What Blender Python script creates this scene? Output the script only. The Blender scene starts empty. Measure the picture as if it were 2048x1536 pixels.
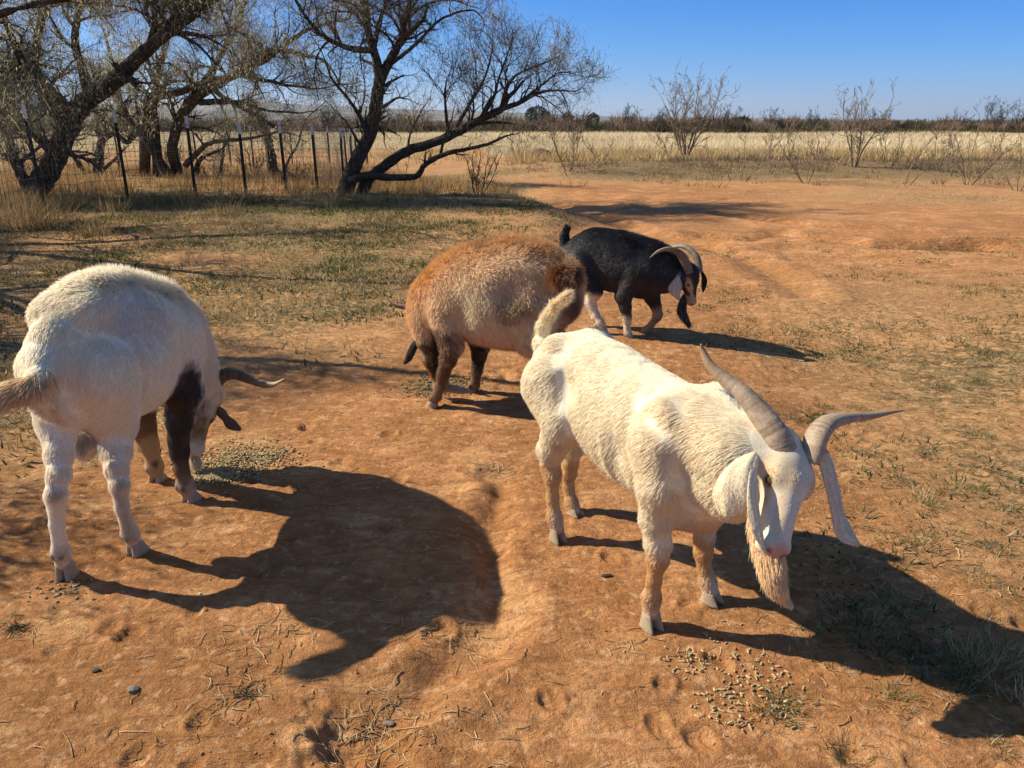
import bpy, bmesh, math, random
import numpy as np
from mathutils import Vector, Matrix
R = math.radians
scene = bpy.context.scene
COL = scene.collection

# ------------------------------------------------------------------ camera
CAM_H = 1.5
PITCH = R(18.8)
FPX = 1538.0                                  # focal length of the photograph, in its own pixels
cam_d = bpy.data.cameras.new('camera')
cam_d.sensor_width = 36.0
cam_d.lens = 36.0 * FPX / 2048.0
cam_d.clip_start = 0.05
cam_d.clip_end = 30000.0
cam = bpy.data.objects.new('camera', cam_d)
cam.location = (0, 0, CAM_H)
cam.rotation_euler = (math.pi / 2 - PITCH, 0, 0)
COL.objects.link(cam)
scene.camera = cam

# ------------------------------------------------------------------ light
SUN_ELEV = R(37.0)
SUN_DIR = Vector((-1.0, 0.22, 0.0)).normalized() * math.cos(SUN_ELEV) + Vector((0, 0, math.sin(SUN_ELEV)))
world = bpy.data.worlds.new('World')
scene.world = world
world.use_nodes = True
wn = world.node_tree.nodes; wl = world.node_tree.links
wn.clear()
w_out = wn.new('ShaderNodeOutputWorld')
w_bg = wn.new('ShaderNodeBackground')
w_sky = wn.new('ShaderNodeTexSky')
w_sky.sky_type = 'NISHITA'
w_sky.sun_disc = False
w_sky.sun_elevation = SUN_ELEV
w_sky.sun_rotation = math.atan2(SUN_DIR.x, SUN_DIR.y)
w_sky.altitude = 300.0
w_sky.air_density = 0.8
w_sky.dust_density = 0.3
w_sky.ozone_density = 6.0
w_bg.inputs['Strength'].default_value = 0.105
w_tc = wn.new('ShaderNodeTexCoord'); w_sx = wn.new('ShaderNodeSeparateXYZ'); w_rp = wn.new('ShaderNodeValToRGB'); w_mx = wn.new('ShaderNodeMix')
w_mx.data_type = 'RGBA'; w_mx.blend_type = 'MULTIPLY'; w_mx.inputs[0].default_value = 1.0
wl.new(w_tc.outputs['Generated'], w_sx.inputs[0]); wl.new(w_sx.outputs[2], w_rp.inputs[0])
for i, (p, c) in enumerate(((0.0, (0.56, 0.70, 0.98)), (0.037, (0.38, 0.62, 0.93)), (0.082, (0.22, 0.58, 0.92)), (0.13, (0.11, 0.54, 0.93)), (0.33, (0.62, 0.76, 0.84)))):
    e = w_rp.color_ramp.elements[i] if i < 2 else w_rp.color_ramp.elements.new(p)
    e.position = p; e.color = (*c, 1)
wl.new(w_sky.outputs[0], w_mx.inputs[6]); wl.new(w_rp.outputs[0], w_mx.inputs[7]); wl.new(w_mx.outputs[2], w_bg.inputs['Color'])
wl.new(w_bg.outputs[0], w_out.inputs['Surface'])
sun_d = bpy.data.lights.new('sun', 'SUN')
sun_d.energy = 5.0
sun_d.angle = R(0.5)
sun_d.color = (1.0, 0.90, 0.72)
sun = bpy.data.objects.new('sun', sun_d)
sun.rotation_euler = SUN_DIR.to_track_quat('Z', 'Y').to_euler()
sun.location = (-6, 3, 8)
COL.objects.link(sun)
vs = scene.view_settings
scene.display_settings.display_device = 'sRGB'
vs.view_transform = 'Standard'
vs.look = 'None'
vs.exposure = 0.68
vs.gamma = 1.0
vs.use_curve_mapping = False
scene.cycles.max_bounces = 8
scene.cycles.diffuse_bounces = 3
scene.cycles.glossy_bounces = 2
scene.cycles.transmission_bounces = 4
scene.cycles.transparent_max_bounces = 8
scene.cycles.volume_bounces = 0

# ------------------------------------------------------------------ helpers
def ray(px, py):
    """world direction of a point of the photograph"""
    a = (px - 1024) / FPX; b = (py - 768) / FPX
    return np.array((a, math.cos(PITCH) - b * math.sin(PITCH), -math.sin(PITCH) - b * math.cos(PITCH)))
def at(px, py, Y):
    """the point at ground distance Y seen at a point of the photograph"""
    r = ray(px, py)
    return r * (Y / r[1]) + np.array((0, 0, CAM_H))

def _hash(ix, iy, iz, seed):
    h = (ix.astype(np.int64) * 374761393 + iy.astype(np.int64) * 668265263 + iz.astype(np.int64) * 2147483647 + seed * 974711) & 0xffffffff
    h = ((h ^ (h >> 13)) * 1274126177) & 0xffffffff
    h = ((h ^ (h >> 16)) * 2246822519) & 0xffffffff
    return ((h ^ (h >> 15)) & 0xffffff) / float(0xffffff)
def vnoise2(x, y, seed=0):
    """value noise in [-1, 1]"""
    x = np.asarray(x, dtype=np.float64); y = np.asarray(y, dtype=np.float64)
    ix = np.floor(x); iy = np.floor(y); fx = x - ix; fy = y - iy
    fx = fx * fx * fx * (fx * (fx * 6 - 15) + 10); fy = fy * fy * fy * (fy * (fy * 6 - 15) + 10)
    z = np.zeros_like(ix)
    a = _hash(ix, iy, z, seed); b = _hash(ix + 1, iy, z, seed); c = _hash(ix, iy + 1, z, seed); d = _hash(ix + 1, iy + 1, z, seed)
    return ((a * (1 - fx) + b * fx) * (1 - fy) + (c * (1 - fx) + d * fx) * fy) * 2 - 1
def fbm2(x, y, octv=4, seed=0, gain=0.5):
    s = 0; a = 1.0; n = 0
    for i in range(octv):
        s = s + a * vnoise2(x * 2 ** i + 17.3 * i, y * 2 ** i - 9.1 * i, seed + i); n += a; a *= gain
    return s / n
def vnoise3(p, seed=0):
    ip = np.floor(p); f = p - ip; f = f * f * (3 - 2 * f)
    out = 0
    for dx in (0, 1):
        for dy in (0, 1):
            for dz in (0, 1):
                w = (f[:, 0] if dx else 1 - f[:, 0]) * (f[:, 1] if dy else 1 - f[:, 1]) * (f[:, 2] if dz else 1 - f[:, 2])
                out = out + w * _hash(ip[:, 0] + dx, ip[:, 1] + dy, ip[:, 2] + dz, seed)
    return out * 2 - 1
def smooth(a, b, x):
    t = np.clip((x - a) / (b - a), 0, 1); return t * t * (3 - 2 * t)
def unit(v):
    v = np.asarray(v, dtype=float); return v / max(1e-9, np.linalg.norm(v))
def catmull(P, n):
    """n points along a smooth curve through the rows of P"""
    P = np.asarray(P, dtype=float)
    Q = np.vstack([2 * P[0] - P[1], P, 2 * P[-1] - P[-2]])
    m = len(P) - 1
    out = []
    for u in np.linspace(0, m, n):
        i = min(int(u), m - 1); t = u - i
        p0, p1, p2, p3 = Q[i], Q[i + 1], Q[i + 2], Q[i + 3]
        out.append(0.5 * ((2 * p1) + (p2 - p0) * t + (2 * p0 - 5 * p1 + 4 * p2 - p3) * t * t + (3 * p1 - p0 - 3 * p2 + p3) * t ** 3))
    return np.array(out)

def props(o, label=None, cat=None, group=None, kind=None):
    if label: o['label'] = label
    if cat: o['category'] = cat
    if group: o['group'] = group
    if kind: o['kind'] = kind
    return o
def mesh_np(name, V, F, mat=None, smooth_=False):
    """mesh data from arrays; F is one (n,3) or (n,4) array or a list of faces"""
    me = bpy.data.meshes.new(name)
    V = np.asarray(V, dtype=np.float32)
    if isinstance(F, np.ndarray):
        k = F.shape[1]; n = len(F)
        me.vertices.add(len(V)); me.vertices.foreach_set('co', V.ravel())
        me.loops.add(n * k); me.loops.foreach_set('vertex_index', F.astype(np.int32).ravel())
        me.polygons.add(n); me.polygons.foreach_set('loop_start', np.arange(0, n * k, k, dtype=np.int32))
        me.update(calc_edges=True)
    else:
        me.from_pydata([tuple(v) for v in V], [], F)
        me.update()
    if smooth_:
        me.polygons.foreach_set('use_smooth', np.ones(len(me.polygons), dtype=bool))
    if mat: me.materials.append(mat)
    return me
def obj(name, me, parent=None, loc=None):
    o = bpy.data.objects.new(name, me)
    COL.objects.link(o)
    if loc is not None: o.location = loc
    if parent is not None: o.parent = parent
    return o
def empty(name, loc=(0, 0, 0)):
    o = bpy.data.objects.new(name, None); o.location = loc; o.empty_display_size = 0.1
    COL.objects.link(o); return o
def set_color(me, name, col, domain='POINT'):
    a = me.attributes.new(name, 'FLOAT_COLOR', domain)
    c = np.ones((len(col), 4), dtype=np.float32); c[:, :3] = col[:, :3]
    a.data.foreach_set('color', c.ravel())

class NT:
    """small helper for node materials"""
    def __init__(s, name):
        s.m = bpy.data.materials.new(name); s.m.use_nodes = True
        s.n = s.m.node_tree.nodes; s.l = s.m.node_tree.links; s.n.clear()
        s.out = s.n.new('ShaderNodeOutputMaterial')
    def new(s, t, **kw):
        n = s.n.new(t)
        for k, v in kw.items():
            if k.startswith('i_'):
                n.inputs[k[2:].replace('_', ' ')].default_value = v
            else: setattr(n, k, v)
        return n
    def link(s, a, b): s.l.new(a, b)
    def noise(s, scale, detail=4, rough=0.6, vec=None, dist=0.0):
        n = s.new('ShaderNodeTexNoise'); n.inputs['Scale'].default_value = scale
        n.inputs['Detail'].default_value = detail; n.inputs['Roughness'].default_value = rough
        n.inputs['Distortion'].default_value = dist
        if vec is not None: s.link(vec, n.inputs['Vector'])
        return n.outputs['Fac']
    def ramp(s, fac, stops):
        n = s.new('ShaderNodeValToRGB'); e = n.color_ramp.elements
        while len(e) > 1: e.remove(e[-1])
        for i, (p, c) in enumerate(stops):
            if i == 0: e[0].position = p; k = e[0]
            else: k = e.new(p)
            c = (c, c, c) if isinstance(c, (int, float)) else c
            k.color = (c[0], c[1], c[2], 1)
        s.link(fac, n.inputs['Fac']); return n.outputs['Color']
    def mix(s, fac, a, b, blend='MIX'):
        n = s.new('ShaderNodeMix', data_type='RGBA', blend_type=blend)
        for sock, v in ((n.inputs[0], fac), (n.inputs[6], a), (n.inputs[7], b)):
            if isinstance(v, (int, float)): sock.default_value = v
            elif isinstance(v, tuple): sock.default_value = (v[0], v[1], v[2], 1)
            else: s.link(v, sock)
        return n.outputs[2]
    def math(s, op, a, b=0.0, clamp=False):
        n = s.new('ShaderNodeMath', operation=op, use_clamp=clamp)
        for sock, v in ((n.inputs[0], a), (n.inputs[1], b)):
            if isinstance(v, (int, float)): sock.default_value = v
            else: s.link(v, sock)
        return n.outputs[0]
    def attr(s, name, out='Color'):
        n = s.new('ShaderNodeAttribute', attribute_name=name); return n.outputs[out]
    def bump(s, h, strength=0.5, dist=0.01, normal=None):
        n = s.new('ShaderNodeBump'); n.inputs['Strength'].default_value = strength; n.inputs['Distance'].default_value = dist
        s.link(h, n.inputs['Height'])
        if normal is not None: s.link(normal, n.inputs['Normal'])
        return n.outputs['Normal']
    def principled(s, color, rough=0.9, normal=None, spec=0.3, **kw):
        n = s.new('ShaderNodeBsdfPrincipled')
        if isinstance(color, tuple): n.inputs['Base Color'].default_value = (*color, 1)
        else: s.link(color, n.inputs['Base Color'])
        if isinstance(rough, (int, float)): n.inputs['Roughness'].default_value = rough
        else: s.link(rough, n.inputs['Roughness'])
        n.inputs['Specular IOR Level'].default_value = spec
        if normal is not None: s.link(normal, n.inputs['Normal'])
        for k, v in kw.items(): n.inputs[k.replace('_', ' ')].default_value = v
        s.link(n.outputs[0], s.out.inputs['Surface'])
        return n
    def diffuse_translucent(s, color, trans=0.35, normal=None, gloss=0.0, tcolor=None):
        d = s.new('ShaderNodeBsdfDiffuse'); t = s.new('ShaderNodeBsdfTranslucent'); mx = s.new('ShaderNodeMixShader')
        for n in (d, t):
            c = tcolor if (n is t and tcolor is not None) else color
            if isinstance(c, tuple): n.inputs['Color'].default_value = (*c, 1)
            else: s.link(c, n.inputs['Color'])
            if normal is not None: s.link(normal, n.inputs['Normal'])
        mx.inputs[0].default_value = trans
        s.link(d.outputs[0], mx.inputs[1]); s.link(t.outputs[0], mx.inputs[2])
        res = mx.outputs[0]
        if gloss > 0:
            g = s.new('ShaderNodeBsdfGlossy'); g.inputs['Roughness'].default_value = 0.45
            m2 = s.new('ShaderNodeMixShader'); m2.inputs[0].default_value = gloss
            s.link(res, m2.inputs[1]); s.link(g.outputs[0], m2.inputs[2]); res = m2.outputs[0]
        s.link(res, s.out.inputs['Surface'])
# ------------------------------------------------------------------ the lie of the land
def seg_dist(x, y, P):
    d = np.full(np.shape(x), 1e9)
    for (ax, ay), (bx, by) in zip(P[:-1], P[1:]):
        vx, vy = bx - ax, by - ay; t = np.clip(((x - ax) * vx + (y - ay) * vy) / (vx * vx + vy * vy), 0, 1)
        d = np.minimum(d, np.hypot(x - ax - t * vx, y - ay - t * vy))
    return d
def gpt(px, py):
    r = ray(px, py); t = -CAM_H / r[2]; return np.array((r[0] * t, r[1] * t))
_g = np.random.default_rng(404)
HOOF = [(a, b, c, d) for a, b, c, d in zip(_g.uniform(-3.2, 3.4, 330), 1.1 + 6.0 * _g.uniform(0, 1, 330) ** 1.4, _g.uniform(0, 6.28, 330), _g.uniform(0.8, 1.3, 330))]
PITS = [(gpt(1850, 492), 0.9, 0.22, 0.10), (gpt(1960, 492), 0.6, 0.2, 0.07), (gpt(1455, 475), 0.7, 0.2, 0.07), (gpt(1700, 520), 1.0, 0.2, 0.05),
        (gpt(1010, 740), 0.30, 0.16, 0.02), (gpt(975, 700), 0.3, 0.2, 0.025), (gpt(1050, 820), 0.2, 0.12, 0.02)]
SCARP = [tuple(gpt(*p)) for p in ((1400, 468), (1480, 478), (1560, 470), (1660, 482), (1760, 500), (1850, 494), (1960, 498))]
GULLY = [tuple(gpt(*p)) for p in ((1010, 950), (985, 1090), (1000, 1200), (930, 1310), (830, 1370), (745, 1400), (730, 1470), (760, 1560))]
RUTS = [[tuple(gpt(*p)) for p in q] for q in (((1010, 372), (1090, 395), (1190, 430), (1330, 470), (1480, 520), (1600, 590)), ((1150, 385), (1280, 400), (1450, 430), (1650, 450), (1850, 460)))]
def bank_edge(y): return np.interp(y, [0, 8, 9.5, 11, 12.2, 13, 14.5, 16.5, 18.5, 25], [-9, -1.2, 0.15, 0.72, 0.92, 0.85, 0.45, 0.0, -0.9, -4])
def hgt(x, y):
    """height of the ground at plan position x, y"""
    x = np.asarray(x, dtype=float); y = np.asarray(y, dtype=float)
    r = np.hypot(x, y)
    far = smooth(6, 11, r)
    h = 0.006 * fbm2(x * 1.3, y * 1.3, 3, 5) + 0.05 * far * fbm2(x * 0.22, y * 0.22, 3, 6) + 0.02 * far * fbm2(x * 0.9, y * 0.9, 3, 7)
    # grassy bank on the left of the track, and the washed track beside it
    e = bank_edge(y) + 0.18 * vnoise2(x * 0.5, y * 1.6, 8)
    m = smooth(8.5, 11.5, y) * (1 - smooth(17, 21, y))
    h = h + 0.13 * m * smooth(0.30, -0.25, x - e) - 0.07 * m * np.exp(-((x - e - 0.9) / 1.0) ** 2)
    for (c, rx, ry, d) in PITS:
        q = ((x - c[0]) / rx) ** 2 + ((y - c[1]) / ry) ** 2
        h = h - d * np.exp(-q) + d * 0.35 * np.exp(-((np.sqrt(q + 1e-9) - 1.5) / 0.4) ** 2)
    h = h - 0.13 * np.exp(-((x - 2.7) / 1.2) ** 2 - ((y - 4.9) / 1.1) ** 2)
    sc = seg_dist(x + 0.12 * vnoise2(x * 2, y * 2, 51), y + 0.2 * vnoise2(x * 1.3, y * 1.3, 52), SCARP)
    h = h - 0.11 * np.exp(-(sc / 0.20) ** 2) + 0.04 * np.exp(-((sc - 0.5) / 0.3) ** 2)
    # low scrubby rise beyond the track
    h = h + 0.22 * np.exp(-((y - 27 - 0.06 * x) / 4.0) ** 2) * smooth(-2, 4, x)
    # trodden crust: shallow flakes, hoof marks, clods
    near = 1 - smooth(9, 16, r)
    a = np.abs(vnoise2(x * 5 + 0.6 * vnoise2(x * 3, y * 3, 12), y * 9, 13))
    h = h + near * (0.0085 * fbm2(x * 7, y * 11, 4, 9, 0.6) - 0.006 * (1 - a) ** 6)
    cl = smooth(0.55, 0.15, np.hypot((x + 0.42 + 0.12 * (y - 1.55)) / 0.55, (y - 1.52) / 0.42)) * smooth(-0.2, 0.35, vnoise2(x * 3.5, y * 3.5, 14) + 0.35)
    c2 = smooth(0.5, 0.15, np.hypot((x + 0.05) / 0.9, (y - 4.6) / 0.5)) * 0.8
    clod = np.maximum(cl, c2)
    h = h + clod * (0.040 * np.abs(fbm2(x * 10, y * 10, 3, 15)) + 0.020 * vnoise2(x * 22, y * 22, 16) - 0.012)
    gd = seg_dist(x + 0.05 * vnoise2(x * 6, y * 6, 55), y + 0.05 * vnoise2(x * 6, y * 6, 56), GULLY)
    h = h - 0.030 * np.exp(-(gd / 0.07) ** 2) + 0.010 * np.exp(-((gd - 0.16) / 0.06) ** 2) * (1 + vnoise2(x * 9, y * 9, 57))
    for rp in RUTS:
        rd = seg_dist(x + 0.15 * vnoise2(x * 0.8, y * 0.8, 58), y + 0.15 * vnoise2(x * 0.8, y * 0.8, 59), rp)
        h = h - 0.045 * np.exp(-(rd / 0.16) ** 2) + 0.022 * np.exp(-((rd - 0.36) / 0.14) ** 2)
    rough = smooth(0.1, 0.5, vnoise2(x * 0.8, y * 0.8, 18)) * near
    h = h + rough * 0.013 * np.abs(fbm2(x * 16, y * 16, 2, 19))
    for (hx, hy, ha, hs) in HOOF:
        m_ = (np.abs(x - hx) < 0.12) & (np.abs(y - hy) < 0.12)
        if not m_.any(): continue
        dx, dy = x[m_] - hx, y[m_] - hy; ca, sa = math.cos(ha), math.sin(ha)
        u, v = (dx * ca + dy * sa) / (0.034 * hs), (-dx * sa + dy * ca) / (0.026 * hs)
        q = u * u + v * v; h[m_] = h[m_] - 0.011 * hs * (np.exp(-q ** 2) - 0.45 * np.exp(-((np.sqrt(q) - 1.45) / 0.32) ** 2) - 0.5 * np.exp(-q ** 2) * np.exp(-(v / 0.18) ** 2) * smooth(-0.3, 0.4, u))
    return h
def hg(x, y): return float(hgt(np.array([x]), np.array([y]))[0])
def ground_at(px, py):
    """where the sight line through a point of the photograph meets the land"""
    r = ray(px, py); z = 0.0
    for _ in range(6):
        t = (z - CAM_H) / r[2]; z = hg(r[0] * t, r[1] * t)
    return np.array((r[0] * t, r[1] * t, z))

def zone_litter(x, y):
    """how much dead grass and weed covers the soil"""
    e = bank_edge(y)
    lx = np.interp(y, [1.5, 2.5, 3.5, 5, 6.5, 8, 10], [-3.6, -2.6, -2.0, -1.2, -0.5, 0.1, 0.8])
    left = smooth(0.4, -0.9, x - lx + 0.5 * fbm2(x * 0.9, y * 1.2, 3, 35)) * smooth(2.0, 3.6, y)
    left = np.maximum(left, smooth(0.1, -0.3, x - e) * smooth(8, 10, y)) * (1 - smooth(22, 30, y) * 0.3)
    right = smooth(0.9, 2.4, x - 0.10 * y) * smooth(9.5, 4.5, y) * 0.75
    rise = smooth(19.5, 22.5, y) * (1 - smooth(30, 36, y)) * smooth(-1.5, 2, x - 0.15 * (y - 17))
    mid = smooth(13.0, 16.5, y) * smooth(4.0, 9.0, x) * 0.55
    n = fbm2(x * 0.55, y * 0.8, 4, 31)
    return np.clip(np.maximum(np.maximum(left * (0.62 + 0.6 * n), right * (0.5 + 0.9 * n)), np.maximum(rise * 0.8, mid * (0.7 + n))), 0, 1)
def zone_field(x, y):
    yb = 35 + 1.6 * vnoise2(x * 0.12, y * 0, 33)
    open_ = smooth(-1.0, 1.0, x + 2.0 - 0.02 * y)
    yb = yb + (1 - open_) * 12
    return smooth(-2, 2, y - yb)
def ground_material():
    t = NT('red_soil')
    pos = t.new('ShaderNodeNewGeometry').outputs['Position']
    lit = t.attr('litter', 'Fac'); fld = t.attr('field', 'Fac')
    big = t.noise(0.35, 5, 0.6, pos, 0.6); mid = t.noise(2.6, 6, 0.65, pos, 0.4); fin = t.noise(38, 6, 0.7, pos, 0.2); grit = t.noise(240, 3, 0.7, pos)
    mp = t.new('ShaderNodeMapping'); t.link(pos, mp.inputs['Vector']); mp.inputs['Scale'].default_value = (6.0, 16.0, 8.0); mp.inputs['Rotation'].default_value = (0, 0, 0.35)
    flk = t.noise(1.0, 6, 0.65, mp.outputs[0], 1.1)
    c = t.mix(t.ramp(big, [(0.38, 0.0), (0.62, 1.0)]), (0.50, 0.222, 0.086), (0.65, 0.320, 0.140))
    hug = t.noise(0.55, 4, 0.6, pos, 0.8)
    c = t.mix(t.ramp(hug, [(0.42, 0.65), (0.54, 0.0)]), c, (0.34, 0.165, 0.066))
    c = t.mix(t.ramp(mid, [(0.40, 0.0), (0.62, 0.75)]), c, (0.38, 0.170, 0.056))
    c = t.mix(t.ramp(mid, [(0.30, 0.65), (0.46, 0.0)]), c, (0.72, 0.44, 0.19))
    c = t.mix(t.ramp(flk, [(0.46, 0.0), (0.66, 0.55)]), c, (0.27, 0.125, 0.044))
    c = t.mix(t.ramp(flk, [(0.30, 0.5), (0.44, 0.0)]), c, (0.72, 0.43, 0.21))
    c = t.mix(t.ramp(fin, [(0.36, 0.45), (0.48, 0.0)]), c, (0.20, 0.085, 0.038))
    c = t.mix(t.ramp(fin, [(0.58, 0.0), (0.72, 0.45)]), c, (0.64, 0.41, 0.23))
    n9 = t.noise(11, 5, 0.75, pos, 0.5); n20 = t.noise(21, 3, 0.7, pos, 0.3)
    c = t.mix(t.ramp(n9, [(0.37, 0.6), (0.46, 0.0)]), c, (0.27, 0.115, 0.045))
    c = t.mix(t.ramp(n20, [(0.57, 0.0), (0.66, 0.5)]), c, (0.76, 0.47, 0.25))
    # dead grass litter and low weeds between
    l2 = t.noise(9.0, 8, 0.75, pos, 0.5); l3 = t.noise(3.1, 5, 0.7, pos, 0.3)
    c = t.mix(t.math('MULTIPLY', lit, 0.8), c, t.mix(mid, (0.46, 0.28, 0.115), (0.72, 0.50, 0.25)))
    c = t.mix(t.math('MULTIPLY', t.ramp(n20, [(0.40, 0.9), (0.50, 0.0)]), lit), c, (0.13, 0.085, 0.035))
    l4 = t.noise(22.0, 6, 0.8, pos, 0.8)
    lm = t.math('ADD', lit, t.math('MULTIPLY', t.math('SUBTRACT', l2, 0.5), 2.6))
    lm = t.math('ADD', lm, t.math('MULTIPLY', t.math('SUBTRACT', l4, 0.5), 2.2))
    lm = t.math('MULTIPLY', t.math('SUBTRACT', lm, 0.62), 4.0, True)
    lc = t.mix(t.ramp(t.noise(19, 5, 0.85, pos, 0.6), [(0.42, 0.0), (0.56, 1.0)]), (0.060, 0.045, 0.020), (0.62, 0.46, 0.21))
    gm = t.math('MULTIPLY', t.ramp(l3, [(0.50, 0.0), (0.62, 0.8)]), t.ramp(t.noise(14, 4, 0.75, pos), [(0.46, 0.0), (0.56, 1.0)]))
    lc = t.mix(gm, lc, (0.115, 0.125, 0.040))
    c = t.mix(t.math('MULTIPLY', lm, 0.85), c, lc)
    fc = t.mix(t.noise(0.5, 6, 0.7, pos, 1.0), (0.38, 0.27, 0.13), (0.56, 0.44, 0.25))
    sb = t.attr('scrub', 'Fac'); n2m = t.noise(2.2, 5, 0.8, pos, 0.6); n7 = t.noise(6.5, 4, 0.8, pos, 0.4)
    sm = t.math('MULTIPLY', sb, t.ramp(n2m, [(0.40, 0.25), (0.55, 1.0)]))
    c = t.mix(sm, c, t.mix(t.ramp(n7, [(0.42, 0.0), (0.58, 1.0)]), (0.13, 0.085, 0.045), (0.44, 0.31, 0.15)))
    c = t.mix(fld, c, fc)
    h = t.math('ADD', t.math('MULTIPLY', fin, 0.5), t.math('MULTIPLY', flk, 1.0))
    h = t.math('ADD', h, t.math('MULTIPLY', grit, 0.14))
    h = t.math('ADD', h, t.math('MULTIPLY', t.math('MULTIPLY', t.noise(45, 5, 0.8, pos), lm), 1.6))
    nb = t.bump(h, 1.0, 0.034)
    t.principled(c, 0.95, nb, 0.12)
    return t.m
def build_ground():
    dense = np.radians(np.linspace(-47, 47, 560))
    side = np.radians(np.linspace(50, 310, 60)[1:-1])
    th = np.concatenate([dense, side])                         # angle from straight ahead, clockwise
    r1 = 0.9 * (1.0064 ** np.arange(0, 440)); r1 = r1[r1 < 14]
    r2 = r1[-1] * (1.05 ** np.arange(1, 160)); r2 = r2[r2 < 13500]
    rr = np.concatenate([[0.3, 0.6], r1, r2]); n, m = len(rr), len(th)
    X = np.outer(rr, np.sin(th)); Y = np.outer(rr, np.cos(th))
    Z = hgt(X, Y)
    V = np.stack([X.ravel(), Y.ravel(), Z.ravel()], 1); V = np.vstack([V, [[0, 0, hg(0, 0)]]])
    i, j = np.meshgrid(np.arange(n - 1), np.arange(m), indexing='ij'); k = (j + 1) % m
    F = np.stack([(i * m + j).ravel(), (i * m + k).ravel(), ((i + 1) * m + k).ravel(), ((i + 1) * m + j).ravel()], 1)[:, ::-1]
    jj = np.arange(m)
    cap = np.stack([np.full(m, n * m), jj, (jj + 1) % m, (jj + 1) % m], 1)
    me = mesh_np('ground', V, np.ascontiguousarray(F), ground_material(), True)
    lit = zone_litter(V[:, 0], V[:, 1]).astype(np.float32); fl = zone_field(V[:, 0], V[:, 1]).astype(np.float32)
    me.attributes.new('litter', 'FLOAT', 'POINT').data.foreach_set('value', lit)
    me.attributes.new('field', 'FLOAT', 'POINT').data.foreach_set('value', fl)
    sx, sy = V[:, 0], V[:, 1]; cy = 26.5 + 0.05 * sx; scr = np.exp(-((sy - cy) / 4.6) ** 4) * smooth(-1.5, 2.5, sx)
    me.attributes.new('scrub', 'FLOAT', 'POINT').data.foreach_set('value', scr.astype(np.float32))
    o = obj('ground', me); props(o, kind='structure')
build_ground()

# ------------------------------------------------------------------ far hills
def build_hills():
    t = NT('far_scrub_hill')
    pos = t.new('ShaderNodeNewGeometry').outputs['Position']
    c = t.mix(t.ramp(t.noise(0.004, 6, 0.7, pos), [(0.4, 0.0), (0.6, 1.0)]), (0.085, 0.080, 0.060), (0.20, 0.17, 0.12))
    t.principled(c, 1.0, spec=0.0)
    for name, Y0, prof, dep in (('hills', 6200, [(-900, 214), (0, 215), (300, 213), (520, 212), (700, 216), (900, 223), (1010, 229), (1200, 234), (1500, 238), (1800, 240), (2100, 239), (2500, 236), (3300, 238)], 1800),
                                ('hills', 3800, [(-900, 224), (0, 226), (350, 224), (640, 227), (860, 233), (1050, 238), (1400, 242), (1650, 240), (1850, 242), (2200, 243), (3300, 242)], 900)):
        pts = np.array(prof, float); xs = np.linspace(-900, 3300, 260); ys = np.interp(xs, pts[:, 0], pts[:, 1])
        x = (xs - 1024) / FPX * Y0 * 1.056
        z = np.maximum((243.6 - ys) / FPX * Y0 * 1.12, 1.0) + CAM_H
        z = z * (1 + 0.10 * vnoise2(xs * 0.012, xs * 0, 41) + 0.04 * vnoise2(xs * 0.05, xs * 0, 42))
        prof_d = [(-1, -0.02), (-0.6, 0.25), (-0.3, 0.62), (-0.08, 0.95), (0, 1), (0.15, 0.93), (0.6, 0.4), (1, -0.02)]
        V = []; m = len(xs)
        for d, hh in prof_d:
            for a in range(m): V.append((x[a] * (1 + 0.1 * d), Y0 + d * dep + 120 * math.sin(a * 0.2), z[a] * hh + (6 * vnoise2(np.array([a * 0.31]), np.array([d * 5]), 43)[0] if 0 < hh < 1 else 0)))
        F = []
        for r in range(len(prof_d) - 1):
            for a in range(m - 1): F.append((r * m + a, r * m + a + 1, (r + 1) * m + a + 1, (r + 1) * m + a))
        o = obj(name, mesh_np(name, V, F, t.m, True)); props(o, kind='structure')
build_hills()
# ------------------------------------------------------------------ grass, weeds and litter (nobody could count them)
def blade_material(name, trans=0.35):
    t = NT(name); t.diffuse_translucent(t.attr('col'), trans); return t.m
M_BLADE = blade_material('dry_blades', 0.30)
def blades(name, pos, dirs, height, width, bend, cols, rng, segs=2, kind='stuff', tip=0.0, droop=0.0, parent=None):
    """bent blades: pos (n,3), dirs (n,3) growth direction"""
    n = len(pos); a = rng.uniform(0, 2 * math.pi, n)
    sd = np.stack([np.cos(a), np.sin(a), np.zeros(n)], 1)
    ld = np.stack([-np.sin(a), np.cos(a), np.zeros(n)], 1) * np.sign(rng.normal(size=n))[:, None]
    V = np.zeros((n, 2 * segs + 1, 3)); 
    for s in range(segs + 1):
        t = s / segs
        c = pos + dirs * (height * t)[:, None] + ld * (bend * height * t * t)[:, None]
        c[:, 2] -= droop * height * t * t
        w = width * (1 - (1 - tip) * t) * 0.5
        if s < segs: V[:, 2 * s] = c - sd * w[:, None]; V[:, 2 * s + 1] = c + sd * w[:, None]
        else: V[:, 2 * s] = c
    k = 2 * segs + 1; b = np.arange(n)[:, None] * k; F = []
    for s in range(segs - 1):
        F.append(b + np.array([[2 * s, 2 * s + 1, 2 * s + 3]])); F.append(b + np.array([[2 * s, 2 * s + 3, 2 * s + 2]]))
    F.append(b + np.array([[2 * segs - 2, 2 * segs - 1, 2 * segs]]))
    F = np.vstack(F)
    me = mesh_np(name, V.reshape(-1, 3), F, M_BLADE)
    set_color(me, 'col', np.repeat(np.clip(cols, 0.004, 0.95), k, 0))
    o = obj(name, me, parent)
    if kind: props(o, kind=kind)
    return o
def pick(rng, n, cols, var=0.2):
    c = np.array(cols)[rng.integers(0, len(cols), n)]
    return c * rng.uniform(1 - var, 1 + var, (n, 1))
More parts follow.
